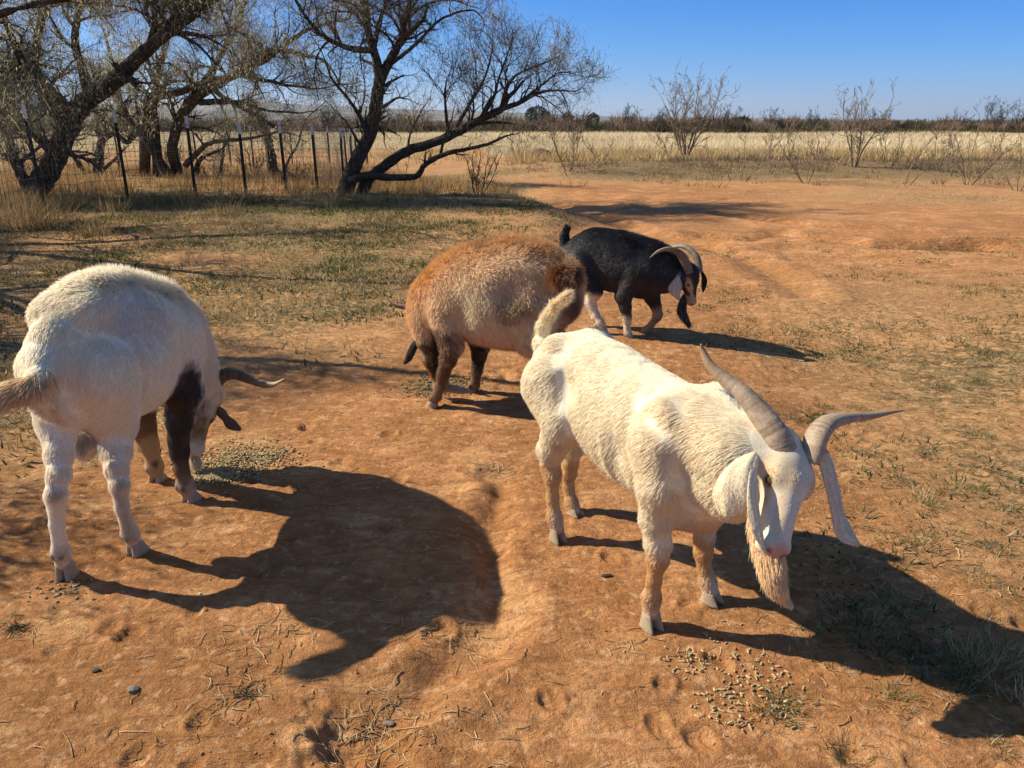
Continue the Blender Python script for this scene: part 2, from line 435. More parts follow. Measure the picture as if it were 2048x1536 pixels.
def on_ground(x, y): return np.stack([x, y, hgt(x, y)], 1)

def field_grass():
    g = np.random.default_rng(101); n = 210000
    u = g.uniform(0, 1, n); y = 35 * (118 / 35) ** (u ** 0.9)
    x = g.uniform(-0.85, 0.85, n) * (y + 6)
    keep = (g.uniform(0, 1, n) < zone_field(x, y)) & (fbm2(x * 0.16, y * 0.16, 3, 61) > -0.42)
    x, y = x[keep], y[keep]; n = len(x)
    p = on_ground(x, y)
    d = g.normal(size=(n, 3)) * 0.28; d[:, 2] = 1; d[:, 0] += 0.25; d /= np.linalg.norm(d, axis=1, keepdims=True)
    var = fbm2(x * 0.07, y * 0.12, 3, 62)
    c = pick(g, n, [(0.68, 0.56, 0.36), (0.58, 0.46, 0.27), (0.76, 0.66, 0.45), (0.46, 0.35, 0.20)]) * (1 + 0.35 * var[:, None])
    blades('field_grass', p, d, g.uniform(0.18, 0.46, n) * (0.8 + 0.9 * var) * (0.7 + 0.3 * smooth(36, 44, y)), g.uniform(0.018, 0.05, n) * (y / 60), g.uniform(0, 0.5, n), c, g, 1)
field_grass()

def clumps(name, cx, cy, per, rad, hmin, hmax, wid, cols, seed, spread=0.55, bend=0.5, segs=2, droop=0.0, sizes=None):
    g = np.random.default_rng(seed); nc = len(cx)
    sz = g.uniform(0.5, 1.3, nc) if sizes is None else sizes
    cnt = np.maximum(3, (per * sz ** 1.3 * g.uniform(0.6, 1.3, nc)).astype(int)); idx = np.repeat(np.arange(nc), cnt); n = len(idx)
    a = g.uniform(0, 2 * math.pi, n); r = rad * sz[idx] * np.sqrt(g.uniform(0, 1, n))
    x = cx[idx] + r * np.cos(a); y = cy[idx] + r * np.sin(a)
    p = on_ground(x, y); p[:, 2] -= 0.003
    d = np.stack([np.cos(a) * r / rad * spread, np.sin(a) * r / rad * spread, np.ones(n)], 1) + g.normal(size=(n, 3)) * 0.22 * spread * 1.8
    d /= np.linalg.norm(d, axis=1, keepdims=True); d[:, 2] = np.abs(d[:, 2])
    tone = g.uniform(0.75, 1.2, nc)[idx]
    c = pick(g, n, cols) * tone[:, None]
    return blades(name, p, d, g.uniform(hmin, hmax, n) * sz[idx], g.uniform(0.6, 1.3, n) * wid, g.uniform(0, bend, n), c, g, segs, droop=droop)
STRAW = [(0.56, 0.42, 0.20), (0.46, 0.31, 0.13), (0.36, 0.22, 0.09), (0.62, 0.50, 0.28)]
RUST = [(0.36, 0.21, 0.085), (0.46, 0.29, 0.12), (0.27, 0.15, 0.06), (0.55, 0.41, 0.21)]
GREEN = [(0.085, 0.125, 0.028), (0.14, 0.17, 0.045), (0.055, 0.085, 0.028), (0.20, 0.20, 0.07)]
GREY = [(0.26, 0.235, 0.16), (0.17, 0.16, 0.10), (0.34, 0.29, 0.19), (0.12, 0.12, 0.07)]

def ground_plants():
    g = np.random.default_rng(7)
    def scatter(n, x0, x1, y0, y1, f):
        x = g.uniform(x0, x1, n); y = g.uniform(y0, y1, n); k = g.uniform(0, 1, n) < f(x, y); return x[k], y[k]
    # tall dry grass along the fence and under the trees
    def ff(x, y):
        yl = np.interp(x, [-13, -9, -7, -5, -2, 0, 1], [11.6, 12.0, 13.2, 14.2, 15.0, 16.2, 17.5])
        return smooth(-0.9, 0.9, y - yl) * (1 - smooth(24, 32, y)) * smooth(0.3, -0.6, x - bank_edge(y)) * (0.35 + 0.65 * smooth(-0.2, 0.35, fbm2(x * 0.6, y * 0.6, 3, 71)))
    x, y = scatter(9500, -18, 1.5, 11, 28, ff)
    clumps('dry_grass', x, y, 13, 0.13, 0.12, 0.34, 0.015, RUST * 2 + STRAW[:2], 72, 0.5, 0.6)
    # a few big tussocks that stand out
    tx = np.array([gpt(p, q) for p, q in ((30, 470), (95, 468), (60, 440), (190, 480), (455, 450), (590, 425), (660, 430), (750, 425), (140, 430), (230, 440), (300, 425), (20, 430), (520, 420), (860, 410), (700, 408))])
    clumps('dry_grass', tx[:, 0], tx[:, 1], 160, 0.24, 0.18, 0.42, 0.010, RUST + STRAW[:2], 73, 0.6, 0.6, sizes=np.array([1.4, 1.3, 1.2, 0.7, 0.8, 0.6, 0.7, 0.75, 1.0, 0.9, 0.9, 1.3, 0.7, 0.7, 0.7]))
    # thin dead stubble and low weeds on the left
    fl = lambda x, y: np.clip(zone_litter(x, y) * 1.6 - 0.05, 0, 1) * (y > 2.1)
    x, y = scatter(30000, -9.5, 2.0, 2.2, 17, lambda x, y: fl(x, y) * (x < 1.2) * (0.35 + 0.65 * smooth(-0.1, 0.2, fbm2(x * 1.6, y * 1.6, 3, 92))))
    clumps('stubble', x, y, 7, 0.08, 0.03, 0.10, 0.010, STRAW + GREY + RUST[:2], 74, 1.3, 0.8, 1)
    x, y = scatter(11000, -9, 1.2, 2.2, 16, lambda x, y: fl(x, y) * smooth(-0.12, 0.22, fbm2(x * 1.1, y * 1.1, 3, 75)))
    clumps('low_weed', x, y, 14, 0.13, 0.03, 0.075, 0.019, GREEN * 2 + GREY[1:2] + GREY[3:], 76, 1.8, 0.8, 1)
    # weeds on the right
    fr = lambda x, y: smooth(0.55, 1.6, x - 0.12 * y + 0.3) * smooth(-0.15, 0.25, fbm2(x * 1.1, y * 1.4, 3, 77)) * (1 - smooth(7, 12, y))
    x, y = scatter(5200, 0.9, 8.5, 1.6, 11, fr)
    clumps('low_weed', x, y, 22, 0.085, 0.018, 0.05, 0.0095, GREEN + GREY + GREEN[2:3], 78, 1.9, 0.8, 2)
    x, y = scatter(2600, 0.9, 8, 1.6, 10, lambda x, y: fr(x, y) * 0.8)
    clumps('stubble', x, y, 9, 0.09, 0.02, 0.06, 0.003, STRAW, 79, 2.2, 0.9, 2)
    # distinct tufts near the camera on the right
    tp = [(1560, 1415, 1.0), (1545, 1440, 0.8), (1590, 1400, 0.8), (1790, 1400, 0.9), (1705, 1518, 0.9), (1690, 1210, 1.0), (1740, 1230, 1.2), (1800, 1215, 1.1), (1720, 1265, 1.2), (1830, 1290, 1.2), (1880, 1320, 1.3), (1955, 1340, 1.7), (1900, 1370, 1.2),
          (2010, 1330, 1.5), (1770, 1300, 1.0), (1860, 1010, 1.0), (1960, 1160, 0.9), (1850, 1075, 0.8), (1990, 1100, 1.0), (1670, 1330, 0.5), (1710, 1125, 0.6), (2000, 1500, 0.6), (1980, 1240, 0.7), (2030, 1190, 0.8), (1760, 1180, 0.6), (1950, 980, 0.9), (2020, 1020, 0.9), (1800, 960, 0.8),
          (1700, 690, 0.8), (1760, 700, 0.9), (1890, 740, 1.0), (1960, 730, 1.0), (1650, 800, 0.8), (1720, 800, 0.9), (1850, 905, 0.9), (1740, 905, 0.8), (1960, 860, 1.0)]
    c = np.array([gpt(a, b) for a, b, _ in tp]); s = np.array([q for *_, q in tp])
    clumps('low_weed', c[:, 0], c[:, 1], 170, 0.065, 0.015, 0.055, 0.0035, GREEN + GREY, 80, 1.7, 0.8, 2, sizes=s)
    c2 = np.array([gpt(a, b) for a, b in ((1940, 1330), (1965, 1350), (2000, 1320), (1840, 1090), (1745, 1240), (1850, 1000), (1900, 985), (2035, 1400))])
    clumps('dry_grass', c2[:, 0], c2[:, 1], 90, 0.05, 0.04, 0.11, 0.0028, STRAW, 81, 0.9, 0.8, 3, sizes=np.array([1.2, 1.0, 1.2, 0.8, 0.7, 1.0, 1.0, 1.0]))
    # sparse tufts on the open ground beyond the track
    x, y = scatter(5200, 0.5, 26, 12.5, 24, lambda x, y: smooth(2, 8, x) * smooth(13, 18, y) * 0.5 * smooth(-0.3, 0.4, fbm2(x * 0.5, y * 0.5, 3, 82)))
    clumps('low_weed', x, y, 11, 0.14, 0.02, 0.07, 0.012, GREY + GREEN[:1] + STRAW[:1], 83, 1.5, 0.6, 1)
    # grey brush on the low rise
    def fs(x, y):
        c_ = 26.5 + 0.05 * x; return np.exp(-((y - c_) / 4.0) ** 2) * smooth(-1.5, 2.5, x) * (0.15 + 0.85 * smooth(-0.15, 0.35, fbm2(x * 0.45, y * 0.45, 3, 84)))
    x, y = scatter(8500, -2, 34, 19, 36, fs)
    clumps('brush', x, y, 20, 0.28, 0.08, 0.26, 0.016, [(0.17, 0.12, 0.08), (0.09, 0.065, 0.045), (0.26, 0.19, 0.12), (0.38, 0.28, 0.16)], 85, 1.0, 0.5, 1)
    x, y = scatter(2400, 0, 40, 29, 40, lambda x, y: 0.6 + 0 * x)
    clumps('field_grass', x, y, 24, 0.4, 0.2, 0.55, 0.03, STRAW, 86, 0.7, 0.5, 1)
    x, y = scatter(900, -26, -1, 30, 48, lambda x, y: 0.5 + 0 * x)
    clumps('field_grass', x, y, 16, 0.4, 0.1, 0.35, 0.03, STRAW, 87, 0.7, 0.5, 1)
ground_plants()

def straws():
    """curved bits of dead stem lying about"""
    g = np.random.default_rng(9); items = []
    n = 1700
    x = g.uniform(-4.5, 4.5, n); y = 1.15 + 8 * g.uniform(0, 1, n) ** 1.6
    k = (np.abs(x) < 0.75 * (y + 0.8)) & (g.uniform(0, 1, n) < 0.15 + 0.85 * smooth(-0.15, 0.4, fbm2(x * 1.2, y * 1.2, 3, 91))); x, y = x[k], y[k]
    ctr = [(505, 1270, 30, 0.10), (470, 1340, 26, 0.12), (490, 1390, 40, 0.05), (760, 1440, 70, 0.10), (790, 1490, 60, 0.12), (1215, 1290, 8, 0.06), (740, 1440, 30, 0.05), (950, 1300, 16, 0.08), (850, 1230, 20, 0.1), (310, 1450, 30, 0.12), (830, 1270, 20, 0.06),
           (1180, 700, 20, 0.3), (1000, 940, 30, 0.05), (1250, 1290, 8, 0.05), (1750, 1160, 60, 0.18), (1830, 1280, 90, 0.22), (1950, 1120, 60, 0.2), (30, 1260, 40, 0.05), (590, 1265, 12, 0.06), (980, 1275, 14, 0.05)]
    for a, b, c, s in ctr:
        p = gpt(a, b); x = np.append(x, g.normal(p[0], s, c)); y = np.append(y, g.normal(p[1], s * 0.7, c))
    n = len(x)
    p = on_ground(x, y); p[:, 2] += 0.0035
    a = g.uniform(0, 2 * math.pi, n); L = g.uniform(0.015, 0.065, n) * (1 + 0.8 * (g.uniform(0, 1, n) < 0.12)); k = g.normal(0, 0.9, n); w = g.uniform(0.0007, 0.0017, n)
    S = 5; V = np.zeros((n, S, 3, 3))
    cx = p.copy(); ang = a.copy()
    for s in range(S):
        fw = np.stack([np.cos(ang), np.sin(ang)], 1); sd = np.stack([-fw[:, 1], fw[:, 0]], 1)
        zc = hgt(cx[:, 0], cx[:, 1]) + 0.002 + 0.004 * g.uniform(0, 1, n) * (s % 2)
        for q, (o, z) in enumerate(((-1, 0), (1, 0), (0, 1.2))):
            V[:, s, q, 0] = cx[:, 0] + sd[:, 0] * w * o; V[:, s, q, 1] = cx[:, 1] + sd[:, 1] * w * o; V[:, s, q, 2] = zc + w * z
        cx[:, 0] += fw[:, 0] * L / (S - 1); cx[:, 1] += fw[:, 1] * L / (S - 1); ang = ang + k / (S - 1)
    b = np.arange(n)[:, None] * (S * 3); F = []
    for s in range(S - 1):
        for q in range(3):
            r = (q + 1) % 3; F.append(b + np.array([[s * 3 + q, s * 3 + r, (s + 1) * 3 + r, (s + 1) * 3 + q]]))
    me = mesh_np('straw_litter', V.reshape(-1, 3), np.vstack(F), M_BLADE)
    set_color(me, 'col', np.repeat(pick(g, n, [(0.66, 0.50, 0.27), (0.55, 0.38, 0.18), (0.40, 0.26, 0.12), (0.72, 0.60, 0.38)]), S * 3, 0))
    props(obj('straw_litter', me), kind='stuff')
straws()
# ------------------------------------------------------------------ trees
def bark_material(name, dark, light):
    t = NT(name); pos = t.new('ShaderNodeTexCoord').outputs['Object']
    mp = t.new('ShaderNodeMapping'); t.link(pos, mp.inputs['Vector']); mp.inputs['Scale'].default_value = (1, 1, 0.35)
    n = t.noise(28, 6, 0.7, mp.outputs[0], 0.6); n2 = t.noise(5, 3, 0.6, pos)
    c = t.mix(t.ramp(n, [(0.4, 0.0), (0.65, 1.0)]), dark, light)
    c = t.mix(t.ramp(n2, [(0.45, 0.0), (0.7, 0.5)]), c, tuple(q * 0.5 for q in dark))
    t.principled(c, 0.95, t.bump(n, 0.9, 0.02), 0.1)
    return t.m
M_BARK = bark_material('mesquite_bark', (0.036, 0.029, 0.022), (0.14, 0.115, 0.085))
M_PALE = bark_material('pale_bark', (0.13, 0.095, 0.065), (0.34, 0.26, 0.18))
M_TWIG = bark_material('twig_bark', (0.075, 0.06, 0.045), (0.21, 0.17, 0.125))
M_LEAF = blade_material('mesquite_leaf', 0.55)

class Wood:
    """collects tapering tubes"""
    def __init__(s): s.V = []; s.F = []; s.n = 0
    def tube(s, P, Rr, k, lump=0.0, rng=None):
        P = np.asarray(P, float); n = len(P)
        T = np.gradient(P, axis=0); T /= np.linalg.norm(T, axis=1, keepdims=True) + 1e-9
        ref = np.array((0.9, 0.3, 0.3)); 
        if abs(T[0] @ ref) > 0.85 * np.linalg.norm(ref): ref = np.array((0.1, 0.95, -0.3))
        U = ref - T * (T @ ref)[:, None]; U /= np.linalg.norm(U, axis=1, keepdims=True) + 1e-9; W = np.cross(T, U)
        a = np.arange(k) * 2 * math.pi / k
        rr = np.asarray(Rr)[:, None] * np.ones((1, k))
        if lump and rng is not None: rr = rr * (1 + lump * rng.normal(size=(n, k)))
        R_ = P[:, None] + rr[:, :, None] * (U[:, None] * np.cos(a)[None, :, None] + W[:, None] * np.sin(a)[None, :, None])
        s.V.append(R_.reshape(-1, 3))
        i, j = np.meshgrid(np.arange(n - 1), np.arange(k), indexing='ij'); q = (j + 1) % k
        s.F.append(np.stack([i * k + j, i * k + q, (i + 1) * k + q, (i + 1) * k + j], -1).reshape(-1, 4) + s.n)
        s.n += n * k
    def mesh(s, name, mat, sm=True): return mesh_np(name, np.vstack(s.V), np.vstack(s.F), mat, sm)

class Tree:
    def __init__(s, label, cat, base, group=None, seed=1, bark=None, name='mesquite_tree', twigmat=None):
        s.base = np.array(base, float); s.root = empty(name, tuple(s.base)); props(s.root, label, cat, group)
        s.big = Wood(); s.small = Wood(); s.g = np.random.default_rng(seed); s.tips = []; s.bark = bark or M_BARK; s.twigmat = twigmat or M_TWIG; s.rmin = 0.0026; s.dens = 1.0
    def limb(s, pts, r0, r1, kids=8, klen=1.0, up=0.3, depth=2, wob=0.02, thin=0.35, t0=0.25, leafy=1.0, out=None):
        """a hand placed limb with generated side branches"""
        pts = np.asarray(pts, float); n = max(8, int(len(pts) * 5))
        P = catmull(pts, n); L = np.linalg.norm(np.diff(P, axis=0), axis=1).sum()
        w = s.g.normal(size=(n, 3)) * wob * L / 6; w[0] = 0; P = P + w * 0.35
        r = r0 + (r1 - r0) * np.linspace(0, 1, n) ** 0.8
        k = 10 if r0 > 0.06 else (7 if r0 > 0.03 else 5)
        (s.big if r0 > 0.02 else s.small).tube(P - s.base, r, k, 0.07, s.g)
        T = np.gradient(P, axis=0); T /= np.linalg.norm(T, axis=1, keepdims=True)
        for _ in range(kids):
            t = s.g.uniform(t0, 1.0); i = min(n - 1, int(t * (n - 1)))
            s.branch(P[i], T[i], min(r[i] * s.g.uniform(0.35, 0.6), 0.05), klen * s.g.uniform(0.5, 1.15) * (1.15 - 0.45 * t), up, depth, leafy)
        s.branch(P[-1], T[-1], r1, klen * 0.8, up, depth, leafy, straight=True)
    def branch(s, p, d, r, L, up, depth, leafy=1.0, straight=False):
        g = s.g; d = unit(d)
        if not straight:
            q = unit(np.cross(d, g.normal(size=3))); a = g.uniform(0.45, 1.15); d = d * math.cos(a) + q * math.sin(a)
        d = unit(d + np.array((0, 0, up)) * g.uniform(0.3, 1.1))
        n = max(3, int(3 + 3 * min(1, L))); P = [np.array(p)]; step = L / n; T = [d]
        bend = g.normal(size=3) * 0.16
        for i in range(n):
            d = unit(d + g.normal(size=3) * 0.20 + bend + np.array((0, 0, up * 0.12))); P.append(P[-1] + d * step); T.append(d)
        P = np.array(P); rr = np.linspace(r, max(s.rmin, r * 0.30), n + 1)
        w = s.big if r > 0.022 else s.small
        w.tube(P - s.base, rr, 5 if r > 0.02 else (4 if r > 0.009 else 3))
        if depth > 0:
            kn = max(2, int((3 + 4 * min(1.6, L)) * s.dens)); 
            for _ in range(kn):
                i = g.integers(1, n + 1)
                s.branch(P[i], T[i], max(s.rmin * 1.25, rr[i] * 0.6), L * g.uniform(0.35, 0.62), up, depth - 1, leafy)
        else:
            if g.uniform() < leafy: s.tips.append((P[-1], d)); s.tips.append((P[n // 2], d))
    def finish(s, leaves=0, leafcol=None, size=0.05, hang=0.6, spread=0.12, bigname='trunk', smallname='crown'):
        if s.big.V and not (bigname == 'stems'):
            obj(bigname, s.big.mesh(bigname, s.bark), s.root)
        elif s.big.V:
            s.small.V = s.big.V + s.small.V; s.small.F = s.big.F + [f + s.big.n for f in s.small.F]; smallname = bigname
        if s.small.V: obj(smallname, s.small.mesh(smallname, s.twigmat), s.root)
        if leaves and s.tips:
            g = s.g; P = np.array([t[0] for t in s.tips]); i = g.integers(0, len(P), leaves)
            p = P[i] - s.base + g.normal(size=(leaves, 3)) * spread * np.array((1, 1, 0.7))
            d = g.normal(size=(leaves, 3)); d[:, 2] -= hang; d /= np.linalg.norm(d, axis=1, keepdims=True)
            cl = leafcol or [(0.30, 0.29, 0.15), (0.22, 0.23, 0.11), (0.40, 0.36, 0.20), (0.17, 0.15, 0.08)]
            h = g.uniform(0.5, 1.3, leaves) * size; wd = h * g.uniform(0.16, 0.3, leaves)
            o = blades('foliage', p, d, h, wd, g.uniform(0, 0.3, leaves), pick(g, leaves, cl, 0.3), g, 2, kind='stuff', parent=s.root)
            o.data.materials.clear(); o.data.materials.append(M_LEAF)
            m = leaves // 3; i = g.integers(0, len(P), m); p = P[i] - s.base + g.normal(size=(m, 3)) * spread * 0.6; d = g.normal(size=(m, 3)); d[:, 2] -= 0.5; d /= np.linalg.norm(d, axis=1, keepdims=True)
            w_ = blades('twig_wisps', p, d, g.uniform(0.15, 0.42, m), g.uniform(0.004, 0.008, m), g.uniform(-0.6, 0.6, m), pick(g, m, [(0.42, 0.37, 0.25), (0.55, 0.50, 0.34), (0.28, 0.23, 0.15)], 0.25), g, 2, kind='stuff', parent=s.root, droop=0.25, tip=0.3)
            w_.data.materials.clear(); w_.data.materials.append(M_LEAF)
        return s.root
def pl(pts, Y0, Y1=None):
    """points of the photograph laid out at ground distances Y0..Y1"""
    Y1 = Y0 if Y1 is None else Y1; n = len(pts)
    return [at(p[0], p[1], Y0 + (Y1 - Y0) * i / max(1, n - 1)) for i, p in enumerate(pts)]

def tree_centre():
    b = ground_at(690, 388)
    T = Tree('dark two-stemmed mesquite tree leaning right, at the end of the wire fence', 'tree', b, 'mesquite trees', 3)
    Y = b[1]; s = 0.0115
    T.limb([b - (0.05, 0, 0.1)] + pl([(700, 352), (712, 325), (742, 262), (752, 205), (760, 160)], Y, Y - 0.3), 0.17, 0.11, 6, 0.9, 0.3, 2, t0=0.5)
    T.limb(pl([(760, 160), (750, 110), (738, 70), (733, 20), (722, -60), (700, -130)], Y - 0.3, Y - 0.6), 0.10, 0.03, 15, 1.3, 0.3, 3)
    T.limb(pl([(760, 160), (782, 118), (802, 80), (812, 40), (826, -20), (860, -110)], Y - 0.3, Y), 0.10, 0.03, 15, 1.3, 0.3, 3)
    T.limb(pl([(800, 82), (826, 60), (848, 38)], Y - 0.1, Y - 0.5), 0.06, 0.03, 3, 0.4, 0.3, 1, leafy=0)
    T.limb(pl([(742, 100), (705, 98), (668, 84), (632, 60), (600, 15), (570, -40)], Y - 0.4, Y - 1.2), 0.065, 0.018, 12, 1.1, 0.1, 2)
    T.limb(pl([(775, 135), (830, 90), (880, 40), (940, 20), (965, 35)], Y - 0.2, Y - 1.5), 0.04, 0.010, 10, 0.8, 0.2, 2)
    T.limb(pl([(812, 40), (850, 10), (900, 0), (950, 15)], Y, Y + 1.0), 0.035, 0.010, 8, 0.9, 0.2, 2)
    T.limb(pl([(752, 222), (775, 208), (795, 196), (814, 198)], Y - 0.2, Y - 0.8), 0.04, 0.012, 5, 0.6, 0.3, 1)
    T.limb(pl([(735, 270), (715, 225), (690, 190), (665, 160), (650, 120)], Y - 0.2, Y - 0.9), 0.05, 0.012, 9, 0.9, 0.2, 2)
    T.limb(pl([(727, 300), (705, 265), (690, 240), (670, 225)], Y - 0.2, Y - 0.9), 0.035, 0.010, 5, 0.6, 0.2, 2)
    # second stem, reaching far to the right
    b2 = ground_at(720, 386)
    T.limb([b2 - (0.02, 0, 0.1)] + pl([(738, 358), (770, 332), (812, 303), (868, 285), (920, 262), (958, 240), (1003, 218)], Y + 0.1, Y - 0.5), 0.125, 0.065, 5, 0.9, 0.6, 2, t0=0.5)
    T.limb(pl([(1003, 218), (1040, 205), (1072, 188), (1105, 181), (1150, 183)], Y - 0.5, Y - 0.9), 0.06, 0.010, 14, 1.0, 0.35, 2)
    T.limb(pl([(1003, 218), (1012, 180), (1030, 152), (1065, 135), (1100, 122)], Y - 0.5, Y), 0.05, 0.012, 12, 1.1, 0.35, 2)
    T.limb(pl([(958, 240), (985, 200), (1000, 150), (1020, 95)], Y - 0.4, Y - 1.3), 0.045, 0.010, 11, 1.0, 0.4, 2)
    T.limb(pl([(900, 272), (893, 235), (890, 190), (893, 160)], Y - 0.3, Y - 0.6), 0.045, 0.012, 7, 0.9, 0.5, 2)
    T.limb(pl([(905, 268), (935, 215), (965, 165), (980, 120), (985, 85)], Y - 0.3, Y + 0.6), 0.045, 0.012, 10, 1.0, 0.5, 2)
    T.limb(pl([(945, 250), (980, 245), (1016, 246)], Y - 0.4, Y - 0.2), 0.04, 0.02, 2, 0.3, 0.1, 1, leafy=0)
    T.limb(pl([(1045, 200), (1090, 165), (1120, 145), (1155, 150)], Y - 0.6, Y + 0.2), 0.03, 0.008, 10, 0.8, 0.3, 2)
    # third, low limb
    T.limb(pl([(700, 362), (735, 350), (780, 355), (832, 352), (850, 330), (885, 310), (925, 300), (970, 290), (1003, 276)], Y - 0.1, Y - 1.0), 0.09, 0.022, 6, 0.5, 0.3, 1, leafy=0.1, t0=0.4)
    T.limb(pl([(880, 312), (888, 280), (897, 250)], Y - 0.6, Y - 0.8), 0.035, 0.012, 4, 0.7, 0.4, 2, leafy=0.3)
    T.limb(pl([(815, 305), (820, 270), (838, 230), (860, 195)], Y - 0.1, Y + 0.8), 0.03, 0.008, 7, 0.8, 0.4, 2)
    T.finish(24000, [(0.50, 0.48, 0.32), (0.30, 0.30, 0.18), (0.50, 0.44, 0.28), (0.24, 0.22, 0.12)], 0.055, 0.9, 0.10)
tree_centre()

def trees_left():
    # big leaning trunk
    b = ground_at(60, 392)
    T = Tree('thick rough-barked mesquite leaning right behind the first fence post, with olive leaves', 'tree', b, 'mesquite trees', 5)
    Y = b[1]
    T.limb([b - (0.1, 0, 0.1)] + pl([(88, 355), (118, 300), (142, 240), (170, 205), (215, 172)], Y, Y - 0.4), 0.23, 0.16, 7, 1.0, 0.3, 2, t0=0.3)
    T.limb(pl([(215, 172), (262, 130), (310, 85), (350, 55), (405, 15), (450, -20), (500, -70)], Y - 0.4, Y - 1.0), 0.15, 0.055, 18, 1.4, 0.5, 3)
    T.limb(pl([(150, 235), (120, 200), (85, 165), (45, 135), (0, 128), (-60, 110)], Y - 0.3, Y - 1.3), 0.12, 0.04, 11, 1.3, 0.3, 3)
    T.limb(pl([(130, 250), (90, 195), (70, 130), (78, 60), (95, -20)], Y - 0.3, Y - 0.8), 0.13, 0.05, 12, 1.4, 0.3, 3)
    T.limb(pl([(180, 195), (165, 140), (150, 80), (160, 10), (180, -60)], Y - 0.3, Y + 1.0), 0.11, 0.04, 12, 1.4, 0.3, 3)
    T.limb(pl([(110, 310), (70, 270), (30, 235), (-20, 225)], Y - 0.1, Y - 1.0), 0.10, 0.055, 9, 1.2, 0.2, 3)
    T.limb(pl([(300, 92), (310, 40), (300, -30)], Y - 0.6, Y - 0.3), 0.08, 0.03, 12, 1.2, 0.3, 3)
    T.limb(pl([(55, 375), (30, 320), (15, 270), (-15, 215)], Y, Y - 0.5), 0.12, 0.06, 6, 1.0, 0.2, 2)
    T.limb(pl([(5, 30), (30, 90), (40, 150), (25, 200)], Y - 1.2, Y - 2.0), 0.07, 0.02, 14, 1.1, -0.2, 3)
    T.finish(68000, [(0.70, 0.66, 0.44), (0.60, 0.57, 0.36), (0.80, 0.76, 0.56), (0.42, 0.38, 0.22)], 0.060, 0.7, 0.24)
    # broad many-stemmed tree behind
    b = ground_at(335, 358)
    T = Tree('wide many-stemmed mesquite with arching bare limbs, behind the third and fourth fence posts', 'tree', b, 'mesquite trees', 8)
    Y = b[1]
    o = lambda px, py: ground_at(px, py) - (0, 0, 0.08)
    T.limb([o(359, 352)] + pl([(345, 300), (368, 222), (408, 165), (444, 105), (478, 36), (500, -30)], Y, Y - 0.5), 0.17, 0.04, 22, 1.4, 0.3, 2)
    T.limb([o(316, 352)] + pl([(310, 260), (308, 205), (318, 138), (342, 52), (352, -30)], Y, Y + 0.5), 0.15, 0.04, 22, 1.4, 0.3, 2)
    T.limb(pl([(362, 232), (400, 192), (444, 164), (490, 140), (533, 118), (570, 90), (600, 68), (640, 50), (700, 36)], Y, Y - 1.5), 0.13, 0.03, 26, 1.2, 0.3, 2)
    T.limb(pl([(376, 205), (430, 170), (495, 135), (547, 100), (598, 108), (649, 123), (680, 165)], Y - 0.2, Y - 2.2), 0.12, 0.02, 20, 1.2, 0.1, 2)
    T.limb([o(288, 352)] + pl([(292, 256), (297, 198), (342, 190), (410, 165), (480, 152), (564, 168), (625, 178)], Y, Y - 1.0), 0.17, 0.025, 20, 1.2, 0.2, 2)
    T.limb(pl([(400, 205), (450, 203), (495, 208), (530, 220), (601, 226)], Y - 0.2, Y - 1.4), 0.09, 0.02, 12, 0.9, 0.1, 2)
    T.limb(pl([(372, 330), (400, 300), (427, 284), (495, 277), (554, 263)], Y, Y - 2.0), 0.09, 0.03, 5, 0.6, 0.2, 1, leafy=0.1)
    T.limb(pl([(420, 160), (440, 190), (500, 225), (560, 260), (590, 270)], Y - 0.2, Y - 1.8), 0.09, 0.02, 8, 0.8, 0.0, 2)
    T.limb([o(340, 356)] + pl([(300, 290), (262, 245), (240, 200), (200, 150)], Y, Y + 0.8), 0.15, 0.04, 18, 1.3, 0.3, 2)
    T.limb([o(390, 352)] + pl([(400, 320), (440, 300)], Y, Y - 0.5), 0.10, 0.03, 4, 0.6, 0.2, 2)
    T.finish(45000, [(0.66, 0.62, 0.42), (0.56, 0.54, 0.36), (0.58, 0.52, 0.34), (0.28, 0.25, 0.14)], 0.07, 0.7, 0.18)
    # slimmer trees
    b = ground_at(195, 352)
    T = Tree('slim forked mesquite behind the second fence post, with a side limb at ground level', 'tree', b, 'mesquite trees', 9); Y = b[1]
    T.limb([b - (0, 0, 0.1)] + pl([(198, 310), (205, 280), (230, 258), (240, 205), (232, 150), (215, 90)], Y, Y), 0.16, 0.04, 18, 1.3, 0.3, 2)
    T.limb(pl([(200, 345), (228, 320), (240, 310)], Y, Y - 0.6), 0.06, 0.04, 2, 0.6, 0.2, 1)
    T.limb(pl([(226, 262), (255, 285), (262, 270), (275, 240), (270, 190)], Y, Y), 0.09, 0.03, 10, 1.0, 0.3, 2)
    T.limb([ground_at(166, 344)] + pl([(150, 315), (128, 288), (110, 260)], Y, Y), 0.09, 0.05, 6, 1.0, 0.3, 2)
    T.finish(7000, None, 0.07)
    b = ground_at(548, 352)
    T = Tree('broken dead mesquite trunk with a thin arching branch, behind the fourth and fifth posts', 'tree', b, 'mesquite trees', 10); Y = b[1]
    T.limb([b - (0, 0, 0.1)] + pl([(542, 310), (536, 280), (527, 252)], Y, Y), 0.17, 0.11, 3, 0.5, 0.3, 1, leafy=0)
    T.limb([ground_at(566, 345)] + pl([(580, 315), (596, 287), (612, 240), (648, 206)], Y, Y - 0.5), 0.05, 0.015, 9, 0.8, 0.3, 2)
    T.limb([ground_at(440, 350)] + pl([(446, 310), (448, 285), (455, 250)], Y, Y - 0.3), 0.06, 0.02, 6, 0.8, 0.3, 2)
    T.finish(1500, None, 0.06)
trees_left()

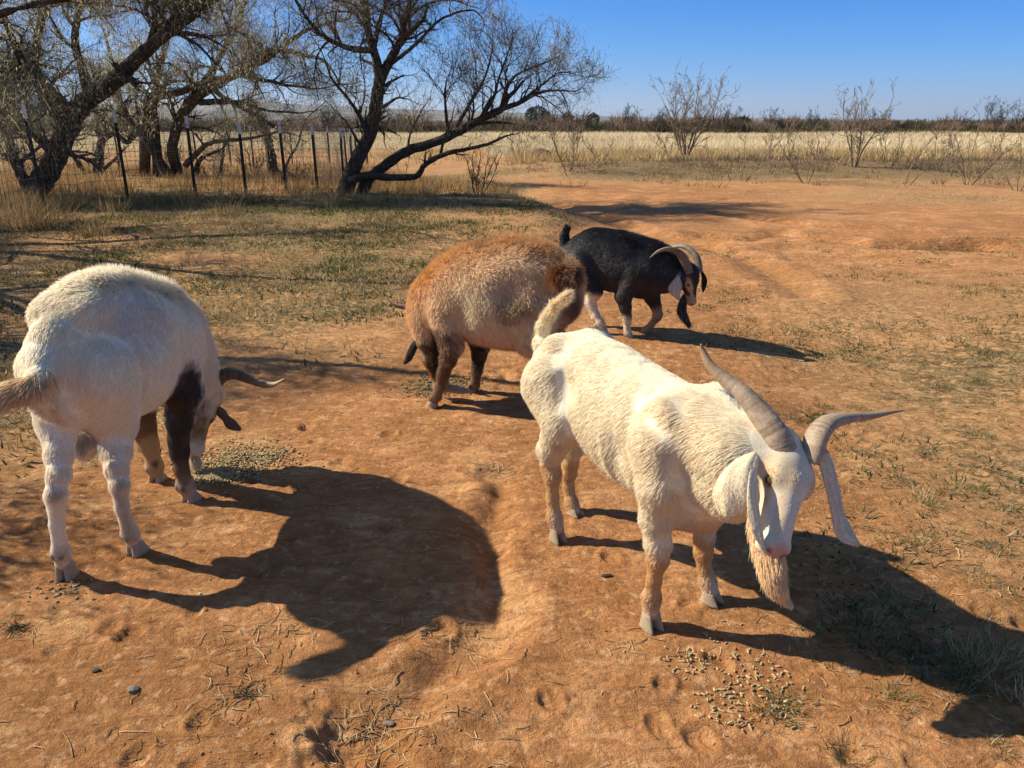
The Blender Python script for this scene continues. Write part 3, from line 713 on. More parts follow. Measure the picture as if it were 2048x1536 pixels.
def offside_trees():
    """mesquites just left of the frame; their branches reach in and their shadows fall across the ground"""
    for k, (x, y, h, lab) in enumerate(((-12.3, 14.6, 7.6, 'tall mesquite at the left edge, reaching into the top left corner'), (-9.3, 9.9, 5.4, 'mesquite tree outside the left edge, farther from the fence'),
                                    (-7.3, 6.3, 4.8, 'mesquite tree outside the left edge, nearest the white goat'), (-6.9, 3.35, 3.4, 'low mesquite tree outside the left edge beside the camera'))):
        T = Tree(lab, 'tree', (x, y, hg(x, y)), 'mesquite trees', 20 + k); g = T.g
        for q in range(5):
            a = g.uniform(0, 6.28); P = [T.base + (0.1 * math.cos(a), 0.1 * math.sin(a), -0.08)]
            d = unit(np.array((0.55 * math.cos(a) + 0.12, 0.55 * math.sin(a), 1.0)))
            for i in range(5):
                P.append(P[-1] + d * h * 0.2); d = unit(d + g.normal(size=3) * 0.22 + np.array((0.06, 0, -0.04)))
            T.limb(P, 0.13 * h / 6, 0.03, int(10 if k < 3 else 5), 0.20 * h, 0.2, 3 if k < 3 else 2, t0=0.3)
        T.finish(9000, [(0.40, 0.36, 0.20), (0.28, 0.26, 0.13), (0.50, 0.44, 0.26)], 0.07, 0.5, 0.15)
offside_trees()

def bare_shrub(label, base_px, stems, h, seed, bark=M_PALE, spread=0.5, kids=7, lean=0.0, depth=2, name='bare_shrub', cat='shrub', group='bare shrubs in the field', leaves=0, leafcol=None, r0=0.035, Y=None, tw=None):
    b = ground_at(*base_px) if Y is None else np.array((at(base_px[0], 250, Y)[0], Y, hg(at(base_px[0], 250, Y)[0], Y)))
    T = Tree(label, cat, b, group, seed, bark, name, tw or bark); g = T.g
    dist = b[1]; T.rmin = 0.00021 * max(14, dist) * (0.6 if dist > 60 else 1); T.dens = 0.5 if depth > 1 else 0.9
    for q in range(stems):
        a = 2 * math.pi * (q + g.uniform(-0.3, 0.3)) / stems + (0 if stems > 2 else 0.3); sp = spread * g.uniform(0.5, 1.25)
        d = unit(np.array((math.cos(a) * sp + lean, math.sin(a) * sp, 1.0))); hh = h * g.uniform(0.75, 1.0)
        P = [b + (0.05 * math.cos(a), 0.05 * math.sin(a), -0.06)]
        for i in range(4):
            P.append(P[-1] + d * hh * 0.2); d = unit(d + g.normal(size=3) * 0.13 + np.array((lean * 0.1, 0, 0.12)))
        T.limb(P, r0 * 0.62 * h / 2.5 * g.uniform(0.7, 1.1), max(0.008, T.rmin), int(kids * 1.35), 0.25 * h, 0.7, depth, t0=0.2, wob=0.03)
    T.finish(leaves, leafcol, 0.06, bigname='stems', smallname='twigs')
    return T.root
def shrubs():
    F = [('tall bare fan-shaped shrub with many upright stems, tallest in the field', (1370, 319), 9, 3.9, 0.42, 9, 0.0, 0.05),
         ('low bare shrub spreading leftward at the foot of the tallest fan-shaped shrub', (1350, 322), 3, 1.9, 0.9, 5, -0.6, 0.03),
         ('bare round-topped shrub with dark lower trunk, in the field on the right', (1708, 333), 5, 3.0, 0.38, 9, 0.0, 0.05),
         ('thin bare shrub with yellowish twigs above the sleeping dark log', (1136, 342), 5, 2.4, 0.6, 7, 0.05, 0.035),
         ('single thin leafless sapling like a stake, left of the tallest shrub', (1261, 320), 1, 1.1, 0.05, 2, 0.0, 0.04),
         ('thin bare shrub with a broken pale stem, among grey brush', (1486, 364), 2, 1.9, 0.45, 5, 0.35, 0.035),
         ('wide bare shrub with slanting crossed branches, on the scrubby rise', (1612, 366), 5, 2.0, 0.85, 7, -0.1, 0.03),
         ('small bare shrub right of the round-topped shrub', (1778, 333), 4, 1.4, 0.6, 4, 0.0, 0.03),
         ('slanting bare shrub leaning right, base in grey brush', (1812, 372), 2, 2.0, 0.3, 6, 0.45, 0.03),
         ('forked bare shrub spreading like a V near the right edge', (1936, 370), 5, 2.1, 0.75, 6, 0.05, 0.03),
         ('bare shrub cut by the right edge', (2036, 382), 3, 1.8, 0.6, 6, -0.1, 0.03),
         ('bare shrub between the broken-stem shrub and the wide crossed one', (1548, 350), 4, 1.9, 0.6, 5, 0.1, 0.028),
         ('small bare shrub standing in tall grass near the right edge', (1880, 345), 3, 1.6, 0.6, 5, 0.0, 0.03),
         ('tiny bare shrub at the edge of the grass above the log', (1035, 322), 3, 1.5, 0.6, 4, 0.0, 0.025),
         ('tiny bare shrub left of the thin sapling', (1200, 326), 3, 1.1, 0.6, 4, 0.0, 0.025)]
    for k, (lab, bp, st, h, sp, kd, ln, r0) in enumerate(F):
        bare_shrub(lab, bp, st, h, 40 + k, M_PALE if k % 4 != 2 else M_BARK, sp, kd, ln, r0=r0, tw=M_PALE, leaves=260 if k == 3 else 0, leafcol=[(0.5, 0.38, 0.14)])
    bare_shrub('dark twiggy dead shrub standing alone on the bank right of the leaning tree', (958, 390), 7, 1.15, 70, M_BARK, 0.5, 6, 0.05, group='dead shrubs', r0=0.035, depth=1)
    bare_shrub('small dead sapling under the low limb of the leaning tree', (806, 352), 2, 0.9, 71, M_BARK, 0.3, 4, 0.05, group='dead shrubs', depth=1)
    for k, (px, py, h) in enumerate(((430, 372, 0.7), (585, 368, 0.8), (505, 350, 1.1), (60, 350, 1.3), (345, 345, 1.2))):
        bare_shrub(['twiggy undergrowth left of the fourth fence post', 'twiggy undergrowth right of the fifth fence post', 'twiggy undergrowth behind the fourth fence post', 'twiggy undergrowth at the foot of the thick leaning trunk', 'twiggy undergrowth under the many-stemmed tree'][k],
                   (px, py), 8, h, 75 + k, M_TWIG, 0.9, 6, 0, group='undergrowth under the trees', depth=1, r0=0.03, name='undergrowth', cat='shrub')
    # trees along the skyline beyond the grass
    S = [('dark round-headed bare tree on the skyline, near the right edge', 1990, 112, 5.4, 6, M_BARK, 0), ('dark bare tree on the skyline cut by the right edge', 2046, 112, 5.0, 6, M_BARK, 0),
         ('bare skyline tree left of the round-headed one', 1925, 125, 3.6, 5, M_BARK, 0), ('pale bare skyline trees above the round-topped shrub', 1760, 118, 3.8, 6, M_BARK, 0),
         ('yellow-leaved tree on the skyline right of the tallest shrub', 1455, 112, 4.4, 5, M_BARK, 2200), ('bare tree on the skyline between log and tallest shrub', 1258, 114, 4.2, 6, M_BARK, 0),
         ('bare skyline tree close to the left side of the tallest shrub', 1318, 118, 3.9, 5, M_BARK, 0), ('bare skyline tree over the broken-stem shrub', 1540, 115, 3.9, 6, M_BARK, 0), ('bare skyline tree over the wide crossed shrub', 1625, 112, 3.7, 6, M_BARK, 0),
         ('bare skyline tree over the thin yellowish shrub', 1170, 116, 3.6, 6, M_BARK, 0), ('rounded bare tree on the skyline left of the leaning tree', 655, 110, 4.0, 7, M_BARK, 0), ('bare skyline tree seen under the leaning tree', 800, 114, 3.6, 6, M_BARK, 0)]
    for k, (lab, px, Y, h, st, bk, lv) in enumerate(S):
        bare_shrub(lab, (px, 0), st, h, 90 + k, bk, 0.5, 9, 0, name='skyline_tree', cat='tree', group='trees on the skyline', Y=Y, r0=0.04, leaves=lv, leafcol=[(0.48, 0.36, 0.10), (0.36, 0.30, 0.10)])
shrubs()

def far_brush():
    """the dark thicket beyond the field reads as one mass"""
    g = np.random.default_rng(55)
    n = 1500
    u = g.uniform(0, 1, n); y = 112 * (1500 / 112) ** (u ** 1.7); x = g.uniform(-0.95, 0.95, n) * y
    h = (1.1 + 1.2 * g.uniform(0, 1, n) + 1.9 * g.uniform(0, 1, n) ** 6) * (1 + 0.5 * smooth(150, 500, y)); w = h * g.uniform(0.7, 1.6, n)
    per = np.where(y < 220, 170, np.where(y < 500, 70, 26)); idx = np.repeat(np.arange(n), per); m = len(idx)
    a = g.uniform(0, 2 * math.pi, m); rr = np.sqrt(g.uniform(0, 1, m)) * w[idx] * 0.5
    p = np.stack([x[idx] + rr * np.cos(a), y[idx] + rr * np.sin(a), np.zeros(m)], 1); p[:, 2] = h[idx] * g.uniform(0, 0.55, m)
    d = g.normal(size=(m, 3)) * 0.6; d[:, 2] = np.abs(d[:, 2]) + 0.7; d[:, 0] += np.cos(a) * 0.5; d /= np.linalg.norm(d, axis=1, keepdims=True)
    tone = pick(g, n, [(0.17, 0.115, 0.085), (0.23, 0.16, 0.115), (0.14, 0.10, 0.075), (0.19, 0.15, 0.11), (0.06, 0.048, 0.035), (0.16, 0.115, 0.08), (0.07, 0.07, 0.035)])
    c = tone[idx] * g.uniform(0.7, 1.3, (m, 1))
    k = np.clip(y[idx] / 112, 1, 9)
    blades('far_thicket', p, d, h[idx] * g.uniform(0.3, 0.6, m), g.uniform(0.05, 0.16, m) * k, g.uniform(0, 0.4, m), c, g, 1, tip=0.2)
    # a strip of small green bushes along the foot of the thicket
    n = 420; x = g.uniform(-0.2, 0.8, n) * 112; y = g.uniform(109, 118, n); idx = np.repeat(np.arange(n), 34); m = len(idx)
    p = np.stack([x[idx] + g.normal(0, 0.5, m), y[idx] + g.normal(0, 0.4, m), g.uniform(0, 0.5, m)], 1)
    d = g.normal(size=(m, 3)); d[:, 2] = np.abs(d[:, 2]) + 0.4; d /= np.linalg.norm(d, axis=1, keepdims=True)
    blades('far_thicket', p, d, g.uniform(0.2, 0.6, m), g.uniform(0.08, 0.2, m), 0.2 * np.ones(m), pick(g, m, [(0.08, 0.085, 0.035), (0.13, 0.12, 0.05), (0.10, 0.07, 0.045)]), g, 1)
    # dark evergreens in front of the far plain
    for k, (px, Y, h, w, lab) in enumerate(((1062, 330, 7.5, 5.0, 'leftmost dark evergreen of the three standing on the skyline'), (1076, 340, 8.5, 7.5, 'middle and biggest dark evergreen of the three on the skyline'), (1092, 350, 6.5, 5.0, 'rightmost dark evergreen of the three on the skyline'),
                                        (1135, 300, 5.0, 4.0, 'low dark evergreen right of the three skyline evergreens'), (1185, 320, 5.0, 5.0, 'low wide evergreen above the thin yellowish shrub'), (1480, 150, 2.3, 3.6, 'rounded green bush at the far edge of the field'))):
        x = at(px, 250, Y)[0]; r = empty('evergreen_tree', (x, Y, 0)); props(r, lab, 'tree', 'evergreens far off')
        m = 900; v = g.normal(size=(m, 3)); v /= np.linalg.norm(v, axis=1, keepdims=True); v *= g.uniform(0.5, 1, (m, 1)) ** 0.5
        lump = 1 + 0.25 * vnoise3(v * 2.2 + k * 7, 3)[:, None]; p = v * lump * np.array((w / 2, w / 2, h * 0.42)); p[:, 2] += h * 0.52
        d = v + g.normal(size=(m, 3)) * 0.5; d /= np.linalg.norm(d, axis=1, keepdims=True)
        blades('crown', p, d, g.uniform(0.4, 0.9, m), g.uniform(0.4, 0.9, m), 0.1 * np.ones(m), pick(g, m, [(0.030, 0.045, 0.022), (0.045, 0.06, 0.03), (0.02, 0.03, 0.016)]), g, 1, kind=None, tip=0.4, parent=r)
        wd = Wood(); wd.tube(np.array([(0, 0, -0.1), (0.05, 0, h * 0.3), (0, 0, h * 0.6)]), [0.22, 0.18, 0.08], 6); obj('trunk', wd.mesh('trunk', M_BARK), r)
far_brush()
# ------------------------------------------------------------------ wire fence with steel posts
def simple_mat(name, col, rough=0.8, var=0.25, scale=30, spec=0.3, metal=0.0):
    t = NT(name); pos = t.new('ShaderNodeTexCoord').outputs['Object']
    n = t.noise(scale, 5, 0.7, pos)
    c = t.mix(n, tuple(q * (1 - var) for q in col), tuple(min(1, q * (1 + var)) for q in col))
    p = t.principled(c, rough, t.bump(n, 0.3, 0.003), spec); p.inputs['Metallic'].default_value = metal
    return t.m
def fence():
    mg = simple_mat('green_post_paint', (0.018, 0.028, 0.022), 0.6); mw = simple_mat('white_tip_paint', (0.78, 0.78, 0.78), 0.5, 0.08)
    mwire = simple_mat('galvanised_wire', (0.16, 0.155, 0.145), 0.5, 0.2, 60, 0.4, 0.2)
    front = [((-72, 470), 190), ((89, 417), 208), ((256, 398), 220), ((391, 391), 232), ((492, 386), 245), ((573, 381), 245), ((635, 379), 258), ((687, 362), 264)]
    back = [((695, 352), 262), ((705, 345), 262), ((714, 338), 263), ((735, 330), 262)]
    rear = [((660, 326), 268), ((585, 327), 262), ((508, 329), 262), ((462, 332), 262), ((395, 333), 262), ((240, 336), 262)]
    pts = []
    for (bp, top) in front + back + rear:
        b = ground_at(*bp)
        t = at(bp[0], top, b[1]); pts.append((b, max(1.35, min(1.95, t[2] - b[2]))))
    r = empty('wire_fence', tuple(pts[3][0])); o = np.array(pts[3][0])
    props(r, 'tall welded wire fence on dark green steel posts with white tips', 'fence')
    g = np.random.default_rng(4)
    def tpost(b, h):
        w = 0.027; th = 0.005; prof = [(-w, 0), (w, 0), (w, th), (th / 2, th), (th / 2, 0.035), (-th / 2, 0.035), (-th / 2, th), (-w, th)]
        a = g.normal(0, 0.15); ca, sa = math.cos(a), math.sin(a); lx, ly = g.normal(0, 0.012, 2)
        def ext(z0, z1, sc):
            V = [(b[0] - o[0] + (x * ca - y * sa) * sc + lx * z, b[1] - o[1] + (x * sa + y * ca) * sc + ly * z, b[2] - o[2] + z) for z in (z0, z1) for x, y in prof]
            n = len(prof); F = [(j, (j + 1) % n, n + (j + 1) % n, n + j) for j in range(n)] + [tuple(range(n))[::-1], tuple(range(n, 2 * n))]
            return V, F
        V, F = ext(-0.12, h - 0.22, 1.15); p = obj('post', mesh_np('post', V, F, mg), r)
        for k in range(int((h - 0.3) / 0.09)):
            pass
        V, F = ext(h - 0.22, h, 1.22); obj('tip', mesh_np('tip', V, F, mw), p)
        # studs on the face
        S = Wood()
        for k in range(int((h - 0.35) / 0.12)):
            z = 0.1 + k * 0.12; c = np.array((b[0] - o[0] + lx * z, b[1] - o[1] - 0.004 + ly * z, b[2] - o[2] + z)); S.tube([c, c + (0, -0.012, 0.004)], [0.009, 0.006], 4)
        q = obj('stud', S.mesh('stud', mg, False), p); q['kind'] = 'stuff'
    for b, h in pts: tpost(b, h)
    P = [p for p, _ in pts]
    for (a, c) in zip(P[:-1], P[1:]):
        W = Wood(); L = np.linalg.norm(c - a); nv = max(2, int(L / 0.155)); H = 1.28 if a[1] < 22 else 1.2; ns = 10
        def pos(u, z):
            q = a * (1 - u) + c * u
            return np.array((q[0] - o[0] + 0.02 * math.sin(u * 17 + z * 3), q[1] - o[1] - 0.02 + 0.025 * math.sin(u * 9 + z * 5), hg(q[0], q[1]) - o[2] + 0.04 + z + 0.012 * math.sin(u * 12)))
        nh = int(H / 0.155) + 1
        for k in range(nh):
            W.tube([pos(u, k * H / (nh - 1)) for u in np.linspace(0, 1, ns)], [0.0048] * ns, 3)
        for k in range(nv):
            u = (k + 0.5) / nv; W.tube([pos(u, 0), pos(u + 0.004 * g.normal(), H * 0.5), pos(u, H)], [0.0044] * 3, 3)
        m = obj('wire_mesh', W.mesh('wire_mesh', mwire, False), r); m['kind'] = 'stuff'
fence()

# ------------------------------------------------------------------ things far off
def houses():
    mr = simple_mat('roof_sheet', (0.34, 0.33, 0.33), 0.6); mw = simple_mat('house_wall', (0.50, 0.47, 0.43), 0.8, 0.08); mb = simple_mat('brick_red', (0.35, 0.14, 0.10)); md = simple_mat('window_dark', (0.04, 0.05, 0.06), 0.2)
    for px, Y, w, h, wall, lab in ((1300, 520, 13, 3.6, mw, 'white low house with pale roof, left of the tallest fan-shaped shrub'), (1275, 560, 9, 3.4, mb, 'small red house on the far plain beside the white one'), (908, 560, 14, 4.0, mw, 'white low house seen through the branches of the leaning tree'),
                                (1762, 560, 11, 3.0, mw, 'long pale shed on the far plain by the round-topped shrub'), (1840, 600, 9, 3.0, mw, 'pale house on the far plain toward the right edge'), (1130, 520, 10, 4.5, mb, 'small brownish house beyond the three evergreens'), (1405, 600, 12, 5, mw, 'tiny pale building far right of the tallest shrub')):
        x = at(px, 250, Y)[0]; r = empty('farm_house', (x, Y, 0)); props(r, lab, 'house', 'houses on the far plain')
        d = 7.0; hw = w / 2; hd = d / 2; e = h * 0.62
        V = [(-hw, -hd, 0), (hw, -hd, 0), (hw, hd, 0), (-hw, hd, 0), (-hw, -hd, e), (hw, -hd, e), (hw, hd, e), (-hw, hd, e), (-hw, 0, h - 0.15), (hw, 0, h - 0.15)]
        F = [(0, 1, 5, 4), (1, 2, 6, 5), (2, 3, 7, 6), (3, 0, 4, 7), (4, 7, 8), (5, 9, 6)]
        obj('wall', mesh_np('wall', V, F, wall), r)
        q = 0.5; V = [(-hw - q, -hd - q, e - 0.25), (hw + q, -hd - q, e - 0.25), (hw + q, 0, h), (-hw - q, 0, h), (-hw - q, hd + q, e - 0.25), (hw + q, hd + q, e - 0.25)]
        V += [(a, b, c + 0.2) for a, b, c in V]
        F = [(0, 1, 2, 3), (3, 2, 5, 4), (6, 9, 8, 7), (9, 10, 11, 8), (0, 6, 7, 1), (4, 5, 11, 10), (0, 3, 9, 6), (3, 4, 10, 9), (1, 7, 8, 2), (2, 8, 11, 5)]
        obj('roof', mesh_np('roof', V, F, mr), r)
        for k in (-0.28, 0.05, 0.3):
            x0 = k * w; hgt_ = 1.1 if k != 0.05 else 2.0; z0 = 1.0 if k != 0.05 else 0.05
            V = [(x0 + a * 0.55, -hd - 0.04 - b * 0.05, z0 + c * hgt_) for b in (0, 1) for c in (0, 1) for a in (-1, 1)]
            F = [(0, 1, 3, 2), (4, 6, 7, 5), (0, 2, 6, 4), (1, 5, 7, 3), (2, 3, 7, 6), (0, 4, 5, 1)]
            obj('window' if k != 0.05 else 'door', mesh_np('window', V, F, md), r)
houses()
# ------------------------------------------------------------------ goats: one continuous body grown from a distance field
class Field:
    def __init__(s): s.ops = []
    def cone(s, a, b, ra, rb, k=0.03, cut=False): s.ops.append(('c', np.array(a, float), np.array(b, float), ra, rb, k, cut))
    def ell(s, c, rad, axes, k=0.03, cut=False): s.ops.append(('e', np.array(c, float), np.array(rad, float), np.array(axes, float), 0, k, cut))
    def bounds(s):
        lo = np.full(3, 1e9); hi = -lo
        for o in s.ops:
            if o[6]: continue
            if o[0] == 'c':
                r = max(o[3], o[4]); lo = np.minimum(lo, np.minimum(o[1], o[2]) - r); hi = np.maximum(hi, np.maximum(o[1], o[2]) + r)
            else:
                e = np.sqrt(((o[3] * o[2][:, None]) ** 2).sum(0)); lo = np.minimum(lo, o[1] - e); hi = np.maximum(hi, o[1] + e)
        return lo - 0.03, hi + 0.03
    def grid(s, h):
        lo, hi = s.bounds(); n = np.ceil((hi - lo) / h).astype(int) + 1
        D = np.full(n, 0.3, dtype=np.float32)
        for o in s.ops:
            M = 0.11
            if o[0] == 'c':
                r = max(o[3], o[4]); blo = np.minimum(o[1], o[2]) - r - M; bhi = np.maximum(o[1], o[2]) + r + M
            else:
                e = np.sqrt(((o[3] * o[2][:, None]) ** 2).sum(0)); blo = o[1] - e - M; bhi = o[1] + e + M
            if o[6]: blo += M - 0.03; bhi -= M - 0.03
            i0 = np.clip(np.floor((blo - lo) / h).astype(int), 0, n); i1 = np.clip(np.ceil((bhi - lo) / h).astype(int) + 1, 0, n)
            if np.any(i1 <= i0): continue
            X = (lo[0] + h * np.arange(i0[0], i1[0], dtype=np.float32))[:, None, None]
            Y = (lo[1] + h * np.arange(i0[1], i1[1], dtype=np.float32))[None, :, None]
            Z = (lo[2] + h * np.arange(i0[2], i1[2], dtype=np.float32))[None, None, :]
            if o[0] == 'c':
                a, b, ra, rb = o[1:5]; v = b - a; L2 = float(v @ v) + 1e-12
                t = np.clip(((X - a[0]) * v[0] + (Y - a[1]) * v[1] + (Z - a[2]) * v[2]) / L2, 0, 1)
                d = np.sqrt((X - a[0] - t * v[0]) ** 2 + (Y - a[1] - t * v[1]) ** 2 + (Z - a[2] - t * v[2]) ** 2) - (ra + (rb - ra) * t)
            else:
                c, rad, ax = o[1:4]
                k0 = 0; k1 = 0
                for q in range(3):
                    p = (X - c[0]) * ax[q][0] + (Y - c[1]) * ax[q][1] + (Z - c[2]) * ax[q][2]
                    k0 = k0 + (p / rad[q]) ** 2; k1 = k1 + (p / rad[q] ** 2) ** 2
                k0 = np.sqrt(k0); k1 = np.sqrt(k1) + 1e-9
                d = k0 * (k0 - 1) / k1
            sl = D[i0[0]:i1[0], i0[1]:i1[1], i0[2]:i1[2]]; k = o[5]
            if o[6]:
                hh = np.clip(0.5 - 0.5 * (sl + d) / k, 0, 1)
                sl[...] = sl * (1 - hh) - d * hh + k * hh * (1 - hh)
            else:
                hh = np.clip(0.5 + 0.5 * (sl - d) / k, 0, 1)
                sl[...] = sl * (1 - hh) + d * hh - k * hh * (1 - hh)
        return D, lo

def surface_nets(D, lo, h):
    n = np.array(D.shape); S = D < 0
    c = n - 1
    cnt = np.zeros(c, dtype=np.int8)
    cor = [(i, j, k) for i in (0, 1) for j in (0, 1) for k in (0, 1)]
    for i, j, k in cor: cnt += S[i:c[0] + i, j:c[1] + j, k:c[2] + k]
    act = (cnt > 0) & (cnt < 8)
    idx = np.argwhere(act)
    P = np.zeros((len(idx), 3)); W = np.zeros(len(idx))
    val = {q: D[idx[:, 0] + q[0], idx[:, 1] + q[1], idx[:, 2] + q[2]].astype(float) for q in cor}
    for a in cor:
        for ax in range(3):
            if a[ax]: continue
            b = list(a); b[ax] = 1; b = tuple(b)
            va, vb = val[a], val[b]; m = (va < 0) != (vb < 0)
            t = np.where(m, va / np.where(m, va - vb, 1), 0)
            p = np.tile(np.array(a, float), (len(idx), 1)); p[:, ax] = t
            P[m] += p[m]; W[m] += 1
    V = (P / W[:, None] + idx) * h + lo
    cid = np.full(c, -1, dtype=np.int32); cid[act] = np.arange(len(idx))
    F = []
    for ax in range(3):
        o1, o2 = [(1, 2), (2, 0), (0, 1)][ax]
        sl0 = [slice(1, c[q]) for q in range(3)]; sl0[ax] = slice(0, c[ax])
        sl1 = list(sl0); sl1[ax] = slice(1, c[ax] + 1)
        m = S[tuple(sl0)] != S[tuple(sl1)]; e = np.argwhere(m); up = S[tuple(sl0)][m]
        off = np.ones(3, int); off[ax] = 0; e = e + off
        def cell(d1, d2):
            q = e.copy(); q[:, o1] -= d1; q[:, o2] -= d2; return cid[q[:, 0], q[:, 1], q[:, 2]]
        f = np.stack([cell(1, 1), cell(0, 1), cell(0, 0), cell(1, 0)], 1)
        f[~up] = f[~up][:, ::-1]
        F.append(f)
    F = np.vstack(F); F = F[(F >= 0).all(1)]
    return V, F

def vert_normals(V, F):
    n = np.cross(V[F[:, 2]] - V[F[:, 0]], V[F[:, 3]] - V[F[:, 1]])
    N = np.zeros_like(V)
    for q in range(4): np.add.at(N, F[:, q], n)
    return N / (np.linalg.norm(N, axis=1, keepdims=True) + 1e-12)
def relax(V, F, it=2, w=0.5):
    for _ in range(it):
        A = np.zeros_like(V); C = np.zeros(len(V))
        for q in range(4):
            np.add.at(A, F[:, q], V[F[:, (q + 1) % 4]]); np.add.at(C, F[:, q], 1)
            np.add.at(A, F[:, (q + 1) % 4], V[F[:, q]]); np.add.at(C, F[:, (q + 1) % 4], 1)
        V = V * (1 - w) + w * A / C[:, None]
    return V

# materials of the goats
def fur_material():
    t = NT('goat_hair')
    c = t.attr('fcol')
    d = t.diffuse_translucent(c, 0.45, gloss=0.06)
    return t.m
def hide_material():
    t = NT('goat_hide')
    c = t.attr('col')
    tc = t.new('ShaderNodeTexCoord').outputs['Object']
    n = t.noise(260.0, 3, 0.6, tc)
    c = t.mix(0.55, c, t.mix(1.0, c, t.ramp(n, [(0.3, 0.62), (0.7, 1.15)]), 'MULTIPLY'))
    n2 = t.bump(n, 0.35, 0.002)
    t.principled(c, 0.75, n2, 0.2)
    return t.m
def horn_material(dark, light, tip):
    t = NT('horn')
    tc = t.attr('hs', 'Fac')                            # 0 at the base, 1 at the tip
    pos = t.new('ShaderNodeTexCoord').outputs['Object']
    n = t.noise(45.0, 6, 0.7, pos, 1.0); n2 = t.noise(220.0, 3, 0.6, pos)
    rid = t.attr('ring', 'Fac')
    c = t.mix(t.ramp(n, [(0.35, 0.0), (0.7, 1.0)]), dark, light)
    c = t.mix(t.ramp(rid, [(0.1, 0.55), (0.6, 0.0)]), c, tuple(q * 0.45 for q in dark))
    c = t.mix(t.ramp(tc, [(0.55, 0.0), (0.95, 1.0)]), c, tip)
    c = t.mix(t.ramp(n2, [(0.55, 0.0), (0.8, 0.4)]), c, (0.35, 0.2, 0.1))
    nb = t.bump(n2, 0.5, 0.0015, t.bump(n, 0.4, 0.003))
    t.principled(c, 0.55, nb, 0.35)
    return t.m
def eye_material():
    t = NT('goat_eye')
    g = t.new('ShaderNodeTexCoord').outputs['Object']
    s = t.new('ShaderNodeSeparateXYZ'); t.link(g, s.inputs[0])
    # object space: x along the pupil slit, z across it, y outwards
    ax = t.math('ABSOLUTE', s.outputs[0]); az = t.math('ABSOLUTE', s.outputs[2])
    slit = t.math('MULTIPLY', t.math('LESS_THAN', ax, 0.0065), t.math('LESS_THAN', az, 0.0022))
    n = t.noise(400, 2, 0.5, g)
    c = t.mix(slit, t.mix(n, (0.07, 0.035, 0.010), (0.13, 0.07, 0.02)), (0.003, 0.003, 0.004))
    t.principled(c, 0.06, spec=0.6)
    return t.m
def hoof_material():
    t = NT('hoof_horn')
    pos = t.new('ShaderNodeTexCoord').outputs['Object']
    n = t.noise(90, 4, 0.6, pos)
    c = t.mix(n, (0.20, 0.13, 0.07), (0.5, 0.4, 0.27))
    t.principled(c, 0.6, t.bump(n, 0.5, 0.002), 0.3)
    return t.m
M_FUR = fur_material(); M_HIDE = hide_material(); M_EYE = eye_material(); M_HOOF = hoof_material()

def hair(name, roots, dirs, length, rad, cols, parent, curl=0.25, steps=5, droop=0.0, seed=3):
    """one Curves object of tapering strands"""
    g = np.random.default_rng(seed)
    n = len(roots)
    length = np.broadcast_to(np.asarray(length, float), (n,)); rad = np.broadcast_to(np.asarray(rad, float), (n,))
    t = np.linspace(0, 1, steps)
    b = g.normal(size=(n, 3)); b -= dirs * (b * dirs).sum(1, keepdims=True); b /= np.linalg.norm(b, axis=1, keepdims=True) + 1e-9
    P = roots[:, None, :] + dirs[:, None, :] * (length[:, None] * t[None, :])[:, :, None]
    P = P + b[:, None, :] * (curl * length[:, None] * (t ** 2)[None, :] * g.uniform(0.2, 1.0, (n, 1)))[:, :, None]
    P[:, :, 2] -= droop * length[:, None] * (t ** 2)[None, :]
    cu = bpy.data.hair_curves.new(name)
    cu.add_curves([steps] * n)
    cu.attributes['position'].data.foreach_set('vector', P.astype(np.float32).ravel()) if 'position' in cu.attributes else cu.position_data.foreach_set('vector', P.astype(np.float32).ravel())
    ra = cu.attributes.new('radius', 'FLOAT', 'POINT') if 'radius' not in cu.attributes else cu.attributes['radius']
    ra.data.foreach_set('value', (rad[:, None] * (1 - 0.85 * t ** 1.5)[None, :]).astype(np.float32).ravel())
    ca = cu.attributes.new('fcol', 'FLOAT_COLOR', 'CURVE')
    c4 = np.ones((n, 4), np.float32); c4[:, :3] = cols; ca.data.foreach_set('color', c4.ravel())
    cu.materials.append(M_FUR)
    o = bpy.data.objects.new(name, cu); COL.objects.link(o); o.parent = parent
    return o

def tube_mesh(name, P, Rr, mat, side=None, flat=1.0, nseg=18, ring=None, ringamp=0.0, twist=0.0):
    """closed tapering tube through P; flat squeezes it along its second axis"""
    n = len(P); V = []; rv = []; hs = []
    T = np.gradient(P, axis=0); T /= np.linalg.norm(T, axis=1, keepdims=True)
    u = side if side is not None else np.array((0, 0, 1.0))
    u = unit(u - T[0] * (u @ T[0]))
    for i in range(n):
        u = unit(u - T[i] * (u @ T[i])); v = np.cross(T[i], u)
        ph = ring[i] if ring is not None else 0.0
        r = Rr[i] * (1 + ringamp * ph)
        for j in range(nseg):
            a = 2 * math.pi * j / nseg + twist * i / n
            kx, kz = math.cos(a), math.sin(a)
            V.append(P[i] + u * (r * kx) + v * (r * flat * kz)); rv.append(0.5 + 0.5 * ph); hs.append(i / (n - 1))
    F = []
    for i in range(n - 1):
        for j in range(nseg):
            k = (j + 1) % nseg
            F.append((i * nseg + j, i * nseg + k, (i + 1) * nseg + k, (i + 1) * nseg + j))
    F.append(tuple(range(nseg))[::-1]); F.append(tuple(range((n - 1) * nseg, n * nseg)))
    me = mesh_np(name, V, F, mat, True)
    a = me.attributes.new('ring', 'FLOAT', 'POINT'); a.data.foreach_set('value', np.array(rv, np.float32))
    a = me.attributes.new('hs', 'FLOAT', 'POINT'); a.data.foreach_set('value', np.array(hs, np.float32))
    return me

